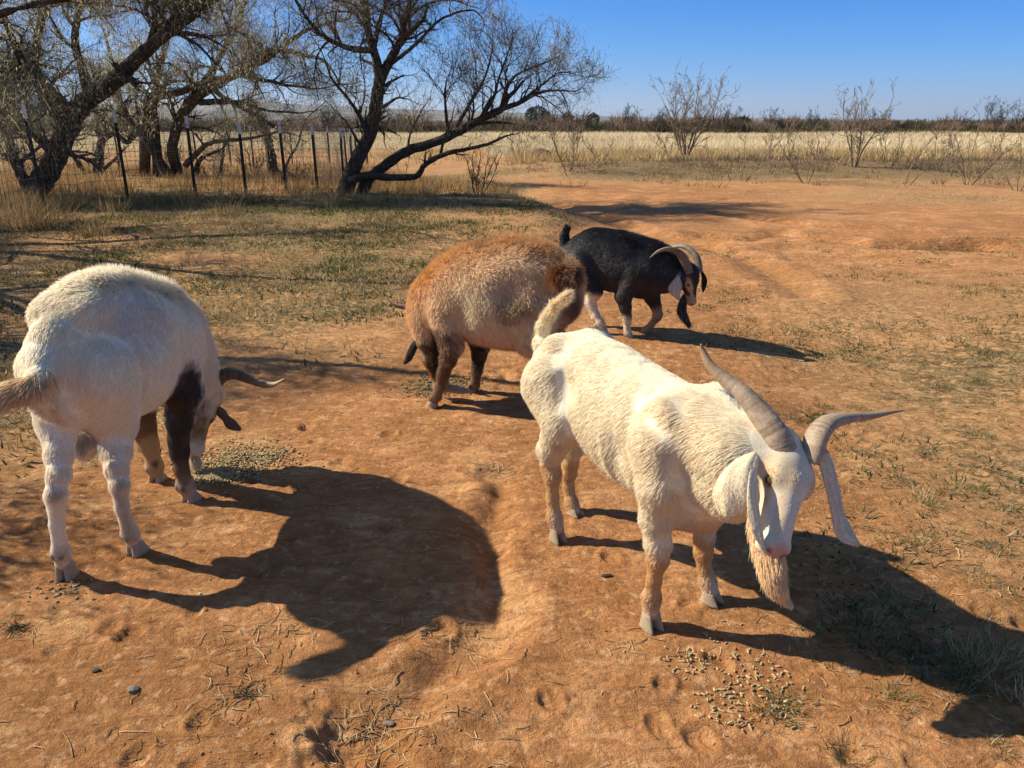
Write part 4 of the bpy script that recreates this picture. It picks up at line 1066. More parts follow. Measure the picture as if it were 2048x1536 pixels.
class Goat:
    def __init__(s, name, label, hind, fore, seed=1):
        s.o = np.array((hind[0], hind[1], 0.0)); d = np.array((fore[0] - hind[0], fore[1] - hind[1], 0.0))
        s.f = unit(d); s.l = np.array((-s.f[1], s.f[0], 0.0)); s.u = np.array((0, 0, 1.0))
        s.root = empty('goat', tuple(s.o)); props(s.root, label, 'goat', 'goats')
        s.F = Field(); s.rng = np.random.default_rng(seed); s.seed = seed
        s.colors = []; s.lens = []; s.feet = []; s.base = (0.8, 0.7, 0.5); s.nofur = []; s.late = []; s.dust = 0.10; s.pn = 1.0
    def W(s, a, l, z): return s.o + s.f * a + s.l * l + s.u * z
    def on(s, px, py, lat=0.0):
        r = ray(px, py); den = r @ s.l
        t = (lat + s.o @ s.l) / den
        return r * t + np.array((0, 0, CAM_H))
    def torso(s, st, k=0.05):
        """stations: along, top, bottom, half width, lateral offset"""
        st = np.array(st, float); a = np.linspace(st[0, 0], st[-1, 0], 16)
        for i in range(16):
            top, bot, hw, lo = (np.interp(a[i], st[:, 0], st[:, q]) for q in (1, 2, 3, 4))
            s.F.ell(s.W(a[i], lo, (top + bot) / 2), (0.105, hw, (top - bot) / 2), (s.f, s.l, s.u), k)
    def chain(s, pts, rads, k=0.025):
        for a, b, ra, rb in zip(pts[:-1], pts[1:], rads[:-1], rads[1:]): s.F.cone(a, b, ra, rb, k)
    def leg(s, pts, rads, hoofdir=None, k=0.02, z0=None, hoof=True, size=1.0, pitch=0.0):
        """pts from the body down to the pastern; the last one sits just above the hoof"""
        s.chain(pts, rads, k)
        p = pts[-1]
        d = unit(hoofdir if hoofdir is not None else s.f)
        q = pts[-2]
        # dew claws at the back of the fetlock
        side = unit(np.cross(d, s.u) + s.l * 0.01)
        for sg in (-1, 1):
            c = q - d * rads[-2] * 0.9 + side * sg * rads[-2] * 0.5 - s.u * 0.006
            s.F.ell(c, (0.010 * size, 0.008 * size, 0.012 * size), (d, side, s.u), 0.006)
            s.colors.append((c, c, 0.012 * size, (0.12, 0.09, 0.07), 0.004))
        if hoof: s.feet.append((p, d, size, pitch, z0))
    def blob(s, a, b, r, col, soft=0.03): s.colors.append((np.array(a, float), np.array(b, float), r, col, soft))
    def length(s, a, b, r, L, soft=0.05): s.lens.append((np.array(a, float), np.array(b, float), r, L, soft))
    def _seg(s, p, a, b):
        v = b - a; t = np.clip(((p - a) @ v) / (v @ v + 1e-9), 0, 1)
        return np.linalg.norm(p - a - t[:, None] * v, axis=1)
    def paint(s, p):
        c = np.tile(np.array(s.base, float), (len(p), 1))
        n = vnoise3(p * 22, s.seed) * 0.6 + vnoise3(p * 60, s.seed + 1) * 0.5 + vnoise3(p * 140, s.seed + 2) * 0.4
        for a, b, r, col, soft in s.colors + s.late:
            d = s._seg(p, a, b) + n * s.pn * min(soft * 1.1, 0.045)
            w = 1 - smooth(r - soft, r + soft, d)
            c = c * (1 - w[:, None]) + np.array(col) * w[:, None]
        # red dust on feet, shins and belly
        dw = np.clip(0.55 * (1 - smooth(0.0, 0.20, p[:, 2])) + s.dust * (1 - smooth(0.30, 0.62, p[:, 2])) + 0.10 * smooth(0.15, 0.6, n), 0, 0.8) * smooth(-0.9, 0.4, n)
        return c * (1 - dw[:, None]) + np.array((0.50, 0.28, 0.13)) * dw[:, None]
    def head(s, poll, nose, side, k=0.02, w=1.0):
        """builds the skull between poll and nose; side points to the goat's left"""
        F = s.F; n = nose - poll; L = np.linalg.norm(n); n = n / L
        m = unit(side - n * (side @ n)); q = unit(np.cross(n, m))
        if q @ (s.u + s.f * 0.8) < 0: q = -q                       # forehead normal, up and forward
        s.hn, s.hm, s.hq, s.hL = n, m, q, L; s.poll, s.nose = poll, nose
        H = lambda a, b, c: poll + n * (a * L) + m * (b * L) + q * (c * L)
        s.H = H
        ax = (n, m, q)
        F.ell(H(0.13, 0, -0.12), (0.20 * L, 0.225 * L * w, 0.22 * L), ax, 0.03)          # cranium
        F.ell(H(0.24, 0, -0.05), (0.21 * L, 0.215 * L * w, 0.17 * L), ax, 0.03)          # forehead
        F.cone(H(0.34, 0, -0.10), H(0.88, 0, -0.115), 0.180 * L * w, 0.130 * L * w, 0.03)  # muzzle
        F.cone(H(0.30, 0, 0.00), H(0.84, 0, -0.05), 0.12 * L * w, 0.075 * L * w, 0.02)    # nasal bridge
        for sg in (-1, 1):
            F.ell(H(0.24, sg * 0.10, -0.30), (0.20 * L, 0.09 * L, 0.17 * L), ax, 0.03)   # cheeks
            F.ell(H(0.27, sg * 0.165 * w, 0.01), (0.10 * L, 0.055 * L, 0.05 * L), ax, 0.025)  # brow
            F.ell(H(0.35, sg * 0.235 * w, -0.045), (0.062 * L, 0.035 * L, 0.040 * L), ax, 0.008, cut=True)  # eye socket
            F.ell(H(0.325, sg * 0.195 * w, 0.0), (0.06 * L, 0.022 * L, 0.016 * L), ax, 0.006)  # upper lid
            F.ell(H(0.90, sg * 0.085 * w, -0.050), (0.070 * L, 0.055 * L, 0.055 * L), ax, 0.012)  # nostril wing
            F.ell(H(0.965, sg * 0.085 * w, -0.045), (0.040 * L, 0.018 * L, 0.034 * L), (unit(n + q * 0.3), m, unit(q - n * 0.3)), 0.004, cut=True)
        F.cone(H(0.40, 0, -0.27), H(0.86, 0, -0.215), 0.11 * L, 0.075 * L * w, 0.02)      # lower jaw
        F.ell(H(0.90, 0, -0.12), (0.085 * L, 0.125 * L * w, 0.105 * L), ax, 0.02)           # lips
        for sg in (-1, 1):
            F.cone(H(0.98, sg * 0.03, -0.19), H(0.76, sg * 0.125 * w, -0.19), 0.017 * L, 0.013 * L, 0.004, cut=True)   # mouth line
        s.eyes = []
        for sg in (-1, 1):
            c = H(0.35, sg * 0.192 * w, -0.042)
            s.eyes.append((c, sg))
            s.late.append((c, c, 0.066 * L, (0.055, 0.035, 0.028), 0.007)); e0 = H(0.40, sg * 0.19 * w, -0.06); e1 = H(0.52, sg * 0.17 * w, -0.10); s.eyeb = getattr(s, 'eyeb', []) + [(e0, e1)]
            s.nofur.append((c, 0.065 * L))
            s.nofur.append((H(0.965, sg * 0.085 * w, -0.045), 0.04 * L))
            q_ = H(0.985, sg * 0.09 * w, -0.03); s.late.append((q_, q_, 0.030 * L, (0.10, 0.05, 0.04), 0.006)); s.nofur.append((q_, 0.03 * L))
    def horn(s, pts, rads, mat, flat=0.62, rings=22, amp=0.06, n=90, side=None):
        P = catmull(pts, n); r = np.interp(np.linspace(0, 1, n), np.linspace(0, 1, len(rads)), rads)
        u = np.linspace(0, 1, n)
        uw = u ** 0.85 + 0.012 * np.interp(u * 14, np.arange(15), s.rng.uniform(-1.6, 1.6, 15)); ph = (0.55 * np.sin(2 * math.pi * rings * uw) * np.interp(u * 9, np.arange(10), s.rng.uniform(0.3, 1, 10)) + 0.3 * np.sin(2 * math.pi * rings * 2.3 * uw)) * (1 - smooth(0.55, 0.9, u)) + 0.5 * np.interp(u * 40, np.arange(41), s.rng.uniform(-1, 1, 41)) * (1 - smooth(0.6, 0.95, u))
        me = tube_mesh('horn', P, r, mat, side if side is not None else s.hn, flat, 20, ph, amp)
        return obj('horn', me, s.root, tuple(-s.o))
    def ear(s, pts, widths, face, cols, mat=None, cup=0.35, thick=0.0035, n=28, m=15, lobes=None):
        """a leaf: centre line pts, half widths, face = direction the outer side looks to"""
        V = []; F = []; C = []
        def sheet(pts, widths, face, cup):
            P = catmull(pts, n); w = catmull(np.array([[q] for q in widths]), n)[:, 0]
            w = np.clip(w, 0.0015, None)
            T = np.gradient(P, axis=0); T /= np.linalg.norm(T, axis=1, keepdims=True)
            base = len(V)
            for sd in (1, -1):
                for i in range(n):
                    fdir = unit(face - T[i] * (face @ T[i])); b = np.cross(T[i], fdir)
                    for j in range(m):
                        x = -1 + 2 * j / (m - 1)
                        th = thick * (1 - 0.75 * x * x) * (1 - 0.5 * (i / n))
                        wav = 0.045 * w[i] * math.sin(5 * x + i * 0.35)
                        V.append(P[i] + b * (w[i] * x) - fdir * (cup * w[i] * x * x) + fdir * (sd * th + wav))
                        e = abs(x) > 0.86 or i > n - 3
                        c = np.array(cols[0] if sd > 0 else cols[1]) * (1 + 0.10 * math.sin(9 * x + 1.3 * math.sin(i * 0.5)))
                        C.append(c * (0.85 if e else 1))
            N = n * m
            for i in range(n - 1):
                for j in range(m - 1):
                    a = base + i * m + j
                    F.append((a, a + 1, a + m + 1, a + m)); F.append((a + N, a + N + m, a + N + m + 1, a + N + 1))
            for i in range(n - 1):
                for j in (0, m - 1):
                    a = base + i * m + j
                    q = (a, a + m, a + m + N, a + N); F.append(q if j == 0 else q[::-1])
            for i in (0, n - 1):
                for j in range(m - 1):
                    a = base + i * m + j
                    q = (a, a + N, a + N + 1, a + 1); F.append(q if i == 0 else q[::-1])
        sheet(pts, widths, face, cup)
        for lb in (lobes or []): sheet(*lb)
        me = mesh_np('ear', V, F, M_HIDE, True); set_color(me, 'col', np.array(C))
        o = obj('ear', me, s.root, tuple(-s.o))
        Vn = np.array(V); Fq = np.array(F); N = vert_normals(Vn, Fq); Cn = np.array(C); A = Vn[Fq]
        ar = np.linalg.norm(np.cross(A[:, 2] - A[:, 0], A[:, 3] - A[:, 1]), axis=1); g = s.rng; k = 2600
        fi = g.choice(len(Fq), k, p=ar / ar.sum()); q = Fq[fi]; wts = g.dirichlet((1, 1, 1, 1), k)
        rt = (Vn[q] * wts[:, :, None]).sum(1); nn = (N[q] * wts[:, :, None]).sum(1); cc = (Cn[q] * wts[:, :, None]).sum(1)
        nn /= np.linalg.norm(nn, axis=1, keepdims=True) + 1e-9
        fl = unit(np.array(pts[-1]) - np.array(pts[0]))[None] + g.normal(size=(k, 3)) * 0.25
        d = nn * 0.18 + fl * 0.8; d /= np.linalg.norm(d, axis=1, keepdims=True)
        hair('ear_hair', rt, d, 0.006 * g.uniform(0.6, 1.2, k), 0.0005, np.clip(cc * g.uniform(0.85, 1.15, (k, 1)) * 1.1, 0, 0.95), o, 0.2, 4, 0.1, s.seed + 9).location = (0, 0, 0)
        return o
    def strands_on_line(s, name, pts, rad, n, L, cols, spread=0.5, hr=0.0009, curl=0.2, droop=0.0, endL=None, taper=True, seed=5, start=0.0):
        """long hair growing along and away from a line (tails, beards)"""
        g = np.random.default_rng(seed + s.seed)
        P = catmull(pts, 60); T = np.gradient(P, axis=0); T /= np.linalg.norm(T, axis=1, keepdims=True)
        u = g.uniform(start, 1, n) ** (0.8 if taper else 1); i = np.clip((u * 59).astype(int), 0, 59)
        a = g.uniform(0, 2 * math.pi, n)
        ref = np.array((0.31, 0.2, 0.93)); U = ref - T[i] * (T[i] @ ref)[:, None]; U /= np.linalg.norm(U, axis=1, keepdims=True); Vv = np.cross(T[i], U)
        rd = U * np.cos(a)[:, None] + Vv * np.sin(a)[:, None]
        r = np.interp(u, np.linspace(0, 1, len(rad)), rad)
        roots = P[i] + rd * (r * g.uniform(0.3, 1, n))[:, None]
        cl = vnoise3(roots * 45, 7)[:, None] * 0.25
        d = T[i] * 1.0 + rd * (spread * g.uniform(0.5, 1.1, n) + 0 * cl[:, 0])[:, None] + g.normal(size=(n, 3)) * 0.07 + cl * Vv
        d /= np.linalg.norm(d, axis=1, keepdims=True)
        LL = (L if endL is None else L + (endL - L) * u) * g.uniform(0.6, 1.1, n)
        cc = cols(roots, u, g) if callable(cols) else np.tile(np.array(cols), (n, 1))
        cc = cc * g.uniform(0.82, 1.12, (n, 1))
        return hair(name, roots - s.o, d, LL, hr, cc, s.root, curl, 6, droop, seed)
    def finish(s, h=0.006, nh=60000, furlen=0.02, hr=0.0008, lift=0.35, wavy=0.0, flowfun=None, colvar=0.12, clump=1.0, curl=0.22, fuzz=0.10, bodylabel=None):
        D, lo = s.F.grid(h)
        V, F = surface_nets(D, lo, h)
        V = relax(V, F, 2, 0.4)
        N = vert_normals(V, F)
        V = V + N * (0.0028 * vnoise3(V * 11, s.seed) + 0.0012 * vnoise3(V * 40, s.seed + 3))[:, None] * (smooth(0.25, 0.45, V[:, 2]))[:, None]
        col = s.paint(V)
        me = mesh_np('body', V - s.o, F, M_HIDE, True); set_color(me, 'col', np.clip(col, 0, 1) * 0.86)
        s.body = obj('body', me, s.root)
        # hooves
        for p, d, size, pitch, z0 in s.feet:
            s.hoof(p, d, size, pitch, z0)
        # eyes
        for c, sg in s.eyes:
            r = 0.0135 * s.hL / 0.27
            bm = bmesh.new(); bmesh.ops.create_uvsphere(bm, u_segments=20, v_segments=12, radius=r)
            me = bpy.data.meshes.new('eye'); bm.to_mesh(me); bm.free()
            me.polygons.foreach_set('use_smooth', np.ones(len(me.polygons), dtype=bool)); me.materials.append(M_EYE)
            e = obj('eye', me, s.root)
            y = unit(s.hm * sg + s.hq * 0.25); x = unit(s.hn - y * (s.hn @ y)); z = np.cross(x, y)
            e.matrix_local = Matrix([[x[0], y[0], z[0], c[0] - s.o[0]], [x[1], y[1], z[1], c[1] - s.o[1]], [x[2], y[2], z[2], c[2] - s.o[2]], [0, 0, 0, 1]])
        # coat
        g = s.rng
        A = V[F]; n1 = np.cross(A[:, 1] - A[:, 0], A[:, 2] - A[:, 0]); n2 = np.cross(A[:, 2] - A[:, 0], A[:, 3] - A[:, 0])
        area = 0.5 * (np.linalg.norm(n1, axis=1) + np.linalg.norm(n2, axis=1))
        fi = g.choice(len(F), nh, p=area / area.sum())
        uv = g.uniform(0, 1, (nh, 2)); u, v = uv[:, :1], uv[:, 1:]
        Q = F[fi]
        root = (V[Q[:, 0]] * (1 - u) + V[Q[:, 1]] * u) * (1 - v) + (V[Q[:, 3]] * (1 - u) + V[Q[:, 2]] * u) * v
        nn = (N[Q[:, 0]] * (1 - u) + N[Q[:, 1]] * u) * (1 - v) + (N[Q[:, 3]] * (1 - u) + N[Q[:, 2]] * u) * v
        nn /= np.linalg.norm(nn, axis=1, keepdims=True)
        keep = np.ones(nh, bool)
        for c, r in s.nofur: keep &= np.linalg.norm(root - c, axis=1) > r
        root, nn = root[keep], nn[keep]; nh = len(root)
        L = np.full(nh, furlen); L *= 0.42 + 0.58 * smooth(0.22, 0.42, root[:, 2])
        for a, b, r, l, soft in s.lens:
            w = 1 - smooth(r - soft, r + soft, s._seg(root, a, b)); L = L * (1 - w) + l * w
        hd = s._seg(root, s.H(-0.05, 0, -0.1), s.H(1.0, 0, -0.12)); w = 1 - smooth(0.30 * s.hL, 0.42 * s.hL, hd); L = L * (1 - w) + 0.016 * w
        t = (root - s.H(0, 0, 0)) @ s.hn / s.hL; L = np.where(w > 0.5, L * (1.0 - 0.6 * smooth(0.4, 0.9, t)), L)
        flow = -s.f[None, :] * 0.75 + np.array((0, 0, -1.0))[None, :] * 0.75
        flow = np.repeat(flow, nh, 0)
        flow = flow * (1 - w[:, None]) - s.hn[None, :] * w[:, None] * 0.9 + w[:, None] * s.hm[None, :] * (np.sign((root - s.poll) @ s.hm) * 0.4)[:, None]
        if flowfun is not None: flow = flowfun(root, nn, flow)
        cl = np.stack([vnoise3(root * 55 + 11 * q, 20 + q) for q in range(3)], 1) * 0.28 * clump + np.stack([vnoise3(root * 16 + 5 * q, 30 + q) for q in range(3)], 1) * 0.45 * clump
        flow = flow + cl + g.normal(size=(nh, 3)) * fuzz
        flow -= nn * (flow * nn).sum(1, keepdims=True); flow /= np.linalg.norm(flow, axis=1, keepdims=True) + 1e-9
        lf = lift * (1 - 0.5 * w) * (1 + 3.2 * smooth(1.1, 2.4, L / furlen))
        lf = np.clip(lf, 0, 0.8)
        d = nn * lf[:, None] + flow * (1 - lf)[:, None]; d /= np.linalg.norm(d, axis=1, keepdims=True)
        cc = s.paint(root) * 1.12
        cc = cc * (1 + colvar * (vnoise3(root * 120, 5)[:, None] + g.normal(size=(nh, 1)) * 0.7))
        s.fur = hair('coat', root - nn * 0.001 - s.o, d, L * g.uniform(0.65, 1.15, nh), hr * np.clip(L / 0.02, 0.6, 1.3), np.clip(cc, 0.003, 0.95), s.root, curl + wavy, 5, 0.10, s.seed + 50)
    def hoof(s, p, d, size, pitch, z0):
        """two claws side by side under the pastern"""
        side = np.cross(s.u, d) if z0 is None else s.l
        up, dd = s.u, d
        if z0 is not None:
            a = unit(d); up = -a; dd = unit(s.f - a * (s.f @ a)); side = np.cross(up, dd)
        base = np.array((p[0], p[1], hg(p[0], p[1]) - 0.003)) if z0 is None else np.array(p) + unit(d) * 0.035 * size
        topz = max(0.03 * size, p[2] - base[2]) if z0 is None else 0.045 * size
        V = []; F = []
        for sg in (-1, 1):
            b0 = len(V); rings = 6; m = 16
            for i in range(rings):
                t = i / (rings - 1); z = topz * t
                Lf = (0.047 * (1 - t) + 0.020 * t) * size; Lb = (0.026 * (1 - t) + 0.019 * t) * size; wd = (0.0155 * (1 - t) + 0.0135 * t) * size
                off = (0.0165 * (1 - t) + 0.012 * t) * size * sg
                for j in range(m):
                    a = 2 * math.pi * j / m; ca, sa = math.cos(a), math.sin(a)
                    x = ca * (Lf if ca > 0 else Lb); y = sa * wd * (1 - 0.55 * max(0, ca) ** 2)
                    if ca > 0: x = Lf * ca ** 0.8
                    V.append(base + dd * x + side * (off + y + sg * 0.004 * max(0, ca)) + up * (z + (0.004 if i == 0 and ca < 0.2 else 0)))
            for i in range(rings - 1):
                for j in range(m):
                    k = (j + 1) % m; F.append((b0 + i * m + j, b0 + i * m + k, b0 + (i + 1) * m + k, b0 + (i + 1) * m + j))
            F.append(tuple(b0 + j for j in range(m))[::-1]); F.append(tuple(b0 + (rings - 1) * m + j for j in range(m)))
        me = mesh_np('hoof', np.array(V) - s.o, F, M_HOOF, True)
        return obj('hoof', me, s.root)
CREAM = (0.83, 0.745, 0.57); WHITE = (0.86, 0.77, 0.62); TAN = (0.60, 0.36, 0.15); ORANGE = (0.55, 0.27, 0.07)
# ================================================================== cream goat, right front
def cream_goat():
    G = Goat('cream', 'cream white billy goat with wide ringed horns and pink nose, at the right front', (0.22, 2.66), (0.552, 2.10), 11)
    G.base = CREAM; G.pn = 0.4
    G.torso([(-0.13, 0.69, 0.52, 0.07, 0), (-0.06, 0.76, 0.46, 0.125, 0), (0.04, 0.795, 0.46, 0.14, 0), (0.15, 0.80, 0.43, 0.15, 0), (0.28, 0.785, 0.39, 0.155, 0),
             (0.40, 0.765, 0.37, 0.155, 0), (0.52, 0.75, 0.365, 0.145, 0), (0.62, 0.755, 0.36, 0.13, 0), (0.70, 0.755, 0.41, 0.105, 0), (0.76, 0.735, 0.47, 0.08, 0)])
    for sg in (-1, 1):
        G.F.ell(G.W(0.03, sg * 0.085, 0.755), (0.05, 0.04, 0.035), (G.f, G.l, G.u), 0.05)
        G.F.ell(G.W(0.62, sg * 0.105, 0.62), (0.075, 0.045, 0.13), (G.f, G.l, G.u), 0.05)
        G.F.ell(G.W(0.17, sg * 0.205, 0.68), (0.07, 0.06, 0.06), (G.f, G.l, G.u), 0.07, cut=True)
        G.F.ell(G.W(0.47, sg * 0.215, 0.50), (0.03, 0.06, 0.12), (G.f, G.l, G.u), 0.06, cut=True)
    on, W = G.on, G.W
    # right fore leg
    G.leg([W(0.62, -0.11, 0.60), on(1322, 965, -0.14), on(1315, 1030, -0.13), on(1317, 1085, -0.125), on(1316, 1118, -0.125), on(1308, 1160, -0.125), on(1303, 1195, -0.125), on(1302, 1222, -0.125)],
          [0.095, 0.062, 0.045, 0.033, 0.030, 0.020, 0.027, 0.026], unit(G.f + G.l * -0.1), size=1.05)
    G.leg([W(0.62, 0.11, 0.60), W(0.63, 0.12, 0.47), on(1413, 1035, 0.125), on(1409, 1075, 0.125), on(1407, 1103, 0.125), on(1409, 1135, 0.125), on(1415, 1160, 0.13), on(1421, 1180, 0.13)],
          [0.09, 0.062, 0.037, 0.031, 0.028, 0.019, 0.025, 0.024], unit(G.f + G.l * 0.25), size=1.0)
    # hind legs
    G.leg([W(0.05, -0.09, 0.62), on(1135, 835, -0.115), on(1105, 895, -0.10), on(1100, 925, -0.09), on(1105, 950, -0.09), on(1105, 995, -0.09), on(1109, 1035, -0.09), on(1114, 1055, -0.09)],
          [0.13, 0.085, 0.050, 0.032, 0.029, 0.020, 0.026, 0.024], G.f, size=0.95)
    G.leg([W(0.05, 0.09, 0.62), on(1162, 830, 0.11), on(1148, 890, 0.09), on(1141, 925, 0.09), on(1138, 945, 0.09), on(1137, 975, 0.09), on(1143, 1005, 0.09), on(1149, 1020, 0.09)],
          [0.12, 0.08, 0.042, 0.030, 0.028, 0.019, 0.024, 0.022], unit(G.f + G.l * 0.15), size=0.9)
    # neck and head
    poll = at(1592, 905, 1.87); nose = at(1556, 1112, 1.71)
    G.chain([W(0.66, 0, 0.62), W(0.82, -0.005, 0.625), poll + (nose - poll) * 0.04 - G.f * 0.06], [0.125, 0.095, 0.066], 0.05)
    G.chain([W(0.64, 0, 0.50), W(0.80, -0.0, 0.53), poll + (nose - poll) * 0.25 - G.f * 0.07], [0.115, 0.082, 0.055], 0.05)
    G.F.ell(W(0.67, 0, 0.43), (0.09, 0.10, 0.10), (G.f, G.l, G.u), 0.05)
    G.head(poll, nose, unit(np.array((0.93, 0.36, -0.05))), w=1.04)
    G.length(G.H(0.02, 0, 0.02), G.H(0.22, 0, 0.10), 0.045, 0.030, 0.02)
    # bare parts and tints; shading about eyes and nose painted into the colour
    H = G.H
    for e0, e1 in G.eyeb: G.blob(e0, e1, 0.012, (0.62, 0.46, 0.30), 0.012)
    G.blob(H(0.96, 0, -0.06), H(1.0, 0, -0.13), 0.032, (0.62, 0.33, 0.24), 0.018)
    for sg in (-1, 1):
        G.blob(H(0.30, sg * 0.20, 0.02), H(0.20, sg * 0.22, -0.02), 0.03, (0.74, 0.56, 0.33), 0.02)
    G.blob(H(0.18, -0.12, 0.1), H(0.34, -0.10, 0.1), 0.028, (0.76, 0.60, 0.38), 0.02)
    G.blob(H(0.5, -0.10, 0.05), H(0.8, -0.06, 0.02), 0.014, (0.74, 0.58, 0.38), 0.012)
    G.blob(at(1512, 885, 1.92), at(1517, 930, 1.90), 0.034, ORANGE, 0.02)
    G.blob(on(1118, 790, -0.11), on(1135, 855, -0.12), 0.045, (0.42, 0.24, 0.12), 0.035)
    G.blob(W(0.70, -0.06, 0.66), W(0.62, -0.13, 0.55), 0.06, (0.78, 0.63, 0.41), 0.10)
    G.blob(W(0.69, 0, 0.36), W(0.62, 0.05, 0.33), 0.08, (0.68, 0.44, 0.22), 0.05)
    for (px, py, la, r) in ((1316, 1118, -0.125, 0.05), (1409, 1090, 0.125, 0.06)):
        p = on(px, py, la); G.blob(p, np.array((p[0], p[1], 0.12)), r, (0.60, 0.37, 0.15), 0.03)
    for (px, py, la) in ((1102, 940, -0.09), (1140, 930, 0.09)):
        p = on(px, py, la); G.blob(p, np.array((p[0], p[1], 0.06)), 0.06, (0.66, 0.43, 0.20), 0.03)
    # long coat on the back of neck, thighs and brisket
    G.length(W(0.70, 0, 0.78), W(0.95, 0, 0.80), 0.10, 0.048, 0.06)
    G.length(W(-0.1, 0, 0.70), W(0.45, 0, 0.80), 0.10, 0.032, 0.06)
    G.length(W(-0.14, 0, 0.60), W(-0.12, 0, 0.40), 0.14, 0.034, 0.06)
    G.length(W(0.62, -0.12, 0.36), W(0.62, 0.12, 0.36), 0.07, 0.036, 0.03)
    G.length(W(0.2, 0, 0.38), W(0.5, 0, 0.36), 0.10, 0.030, 0.04)
    # tail, upright
    tl = [on(1100, 712), on(1086, 680), on(1090, 648), on(1106, 618), on(1128, 597)]
    G.chain(tl[:4], [0.034, 0.024, 0.018, 0.012], 0.03)
    G.finish(0.0068, 180000, 0.040, 0.0009, 0.115, clump=0.22, colvar=0.07, curl=0.06, fuzz=0.045)
    def tc(p, u, g):
        c = np.tile(np.array((0.93, 0.84, 0.64)), (len(p), 1)); w = (g.uniform(0, 1, len(p)) < 0.45)[:, None]
        return np.where(w, c, np.array((0.92, 0.74, 0.46)))
    G.strands_on_line('tail_hair', tl, [0.024, 0.020, 0.015, 0.008], 8000, 0.045, tc, 0.24, 0.0009, 0.2, 0.1, 0.065)
    # beard
    b0 = H(0.72, 0, -0.26); b1 = at(1545, 1150, 1.72); b2 = at(1560, 1185, 1.715)
    def bc(p, u, g): return np.tile(np.array((0.88, 0.66, 0.38)), (len(p), 1))
    G.strands_on_line('beard', [H(0.45, 0.0, -0.30), b0, b1, b2, at(1574, 1203, 1.71)], [0.036, 0.048, 0.034, 0.013, 0.002], 9000, 0.045, bc, 0.07, 0.0010, 0.15, 0.15, 0.022)
    # horns
    hm = horn_material((0.27, 0.19, 0.12), (0.50, 0.39, 0.27), (0.33, 0.20, 0.10))
    q = lambda px, py, Y, : at(px, py, Y)
    G.horn([q(1574, 925, 1.86), q(1564, 900, 1.87), q(1551, 870, 1.885), q(1522, 830, 1.92), q(1488, 789, 1.96), q(1450, 759, 2.0), q(1420, 730, 2.03), q(1406, 702, 2.05), q(1402, 688, 2.05)],
           [0.038, 0.040, 0.037, 0.032, 0.025, 0.019, 0.013, 0.008, 0.0025], hm, 0.80, 30, 0.03, side=unit(np.array((1, 0.1, 0.5))))
    G.horn([q(1618, 925, 1.86), q(1626, 900, 1.87), q(1634, 872, 1.89), q(1654, 847, 1.92), q(1692, 836, 1.96), q(1738, 832, 2.0), q(1778, 825, 2.03), q(1811, 820, 2.05)],
           [0.030, 0.032, 0.034, 0.031, 0.022, 0.015, 0.009, 0.0022], hm, 0.72, 26, 0.022, side=unit(np.array((0.6, -0.5, 0.6))))
    # ears
    fc = unit(np.array((-0.35, -0.8, 0.35)))
    G.ear([at(1512, 905, 1.86), at(1490, 935, 1.82), at(1470, 970, 1.79), at(1457, 1005, 1.78), at(1449, 1034, 1.78)], [0.012, 0.034, 0.046, 0.045, 0.016], fc,
          ((0.76, 0.64, 0.43), (0.70, 0.52, 0.36)), cup=0.25,
          lobes=[([at(1513, 915, 1.85), at(1509, 960, 1.80), at(1510, 1010, 1.76), at(1518, 1060, 1.73), at(1531, 1108, 1.71)], [0.010, 0.019, 0.022, 0.018, 0.003], unit(np.array((0.5, -0.8, 0.1))), 0.3)])
    G.ear([at(1648, 905, 1.88), at(1662, 945, 1.87), at(1672, 985, 1.86), at(1679, 1025, 1.85), at(1692, 1062, 1.84), at(1718, 1090, 1.83)], [0.022, 0.028, 0.028, 0.024, 0.030, 0.006],
          unit(np.array((0.55, -0.8, 0.2))), ((0.66, 0.57, 0.42), (0.6, 0.45, 0.33)), cup=0.3)
    return G

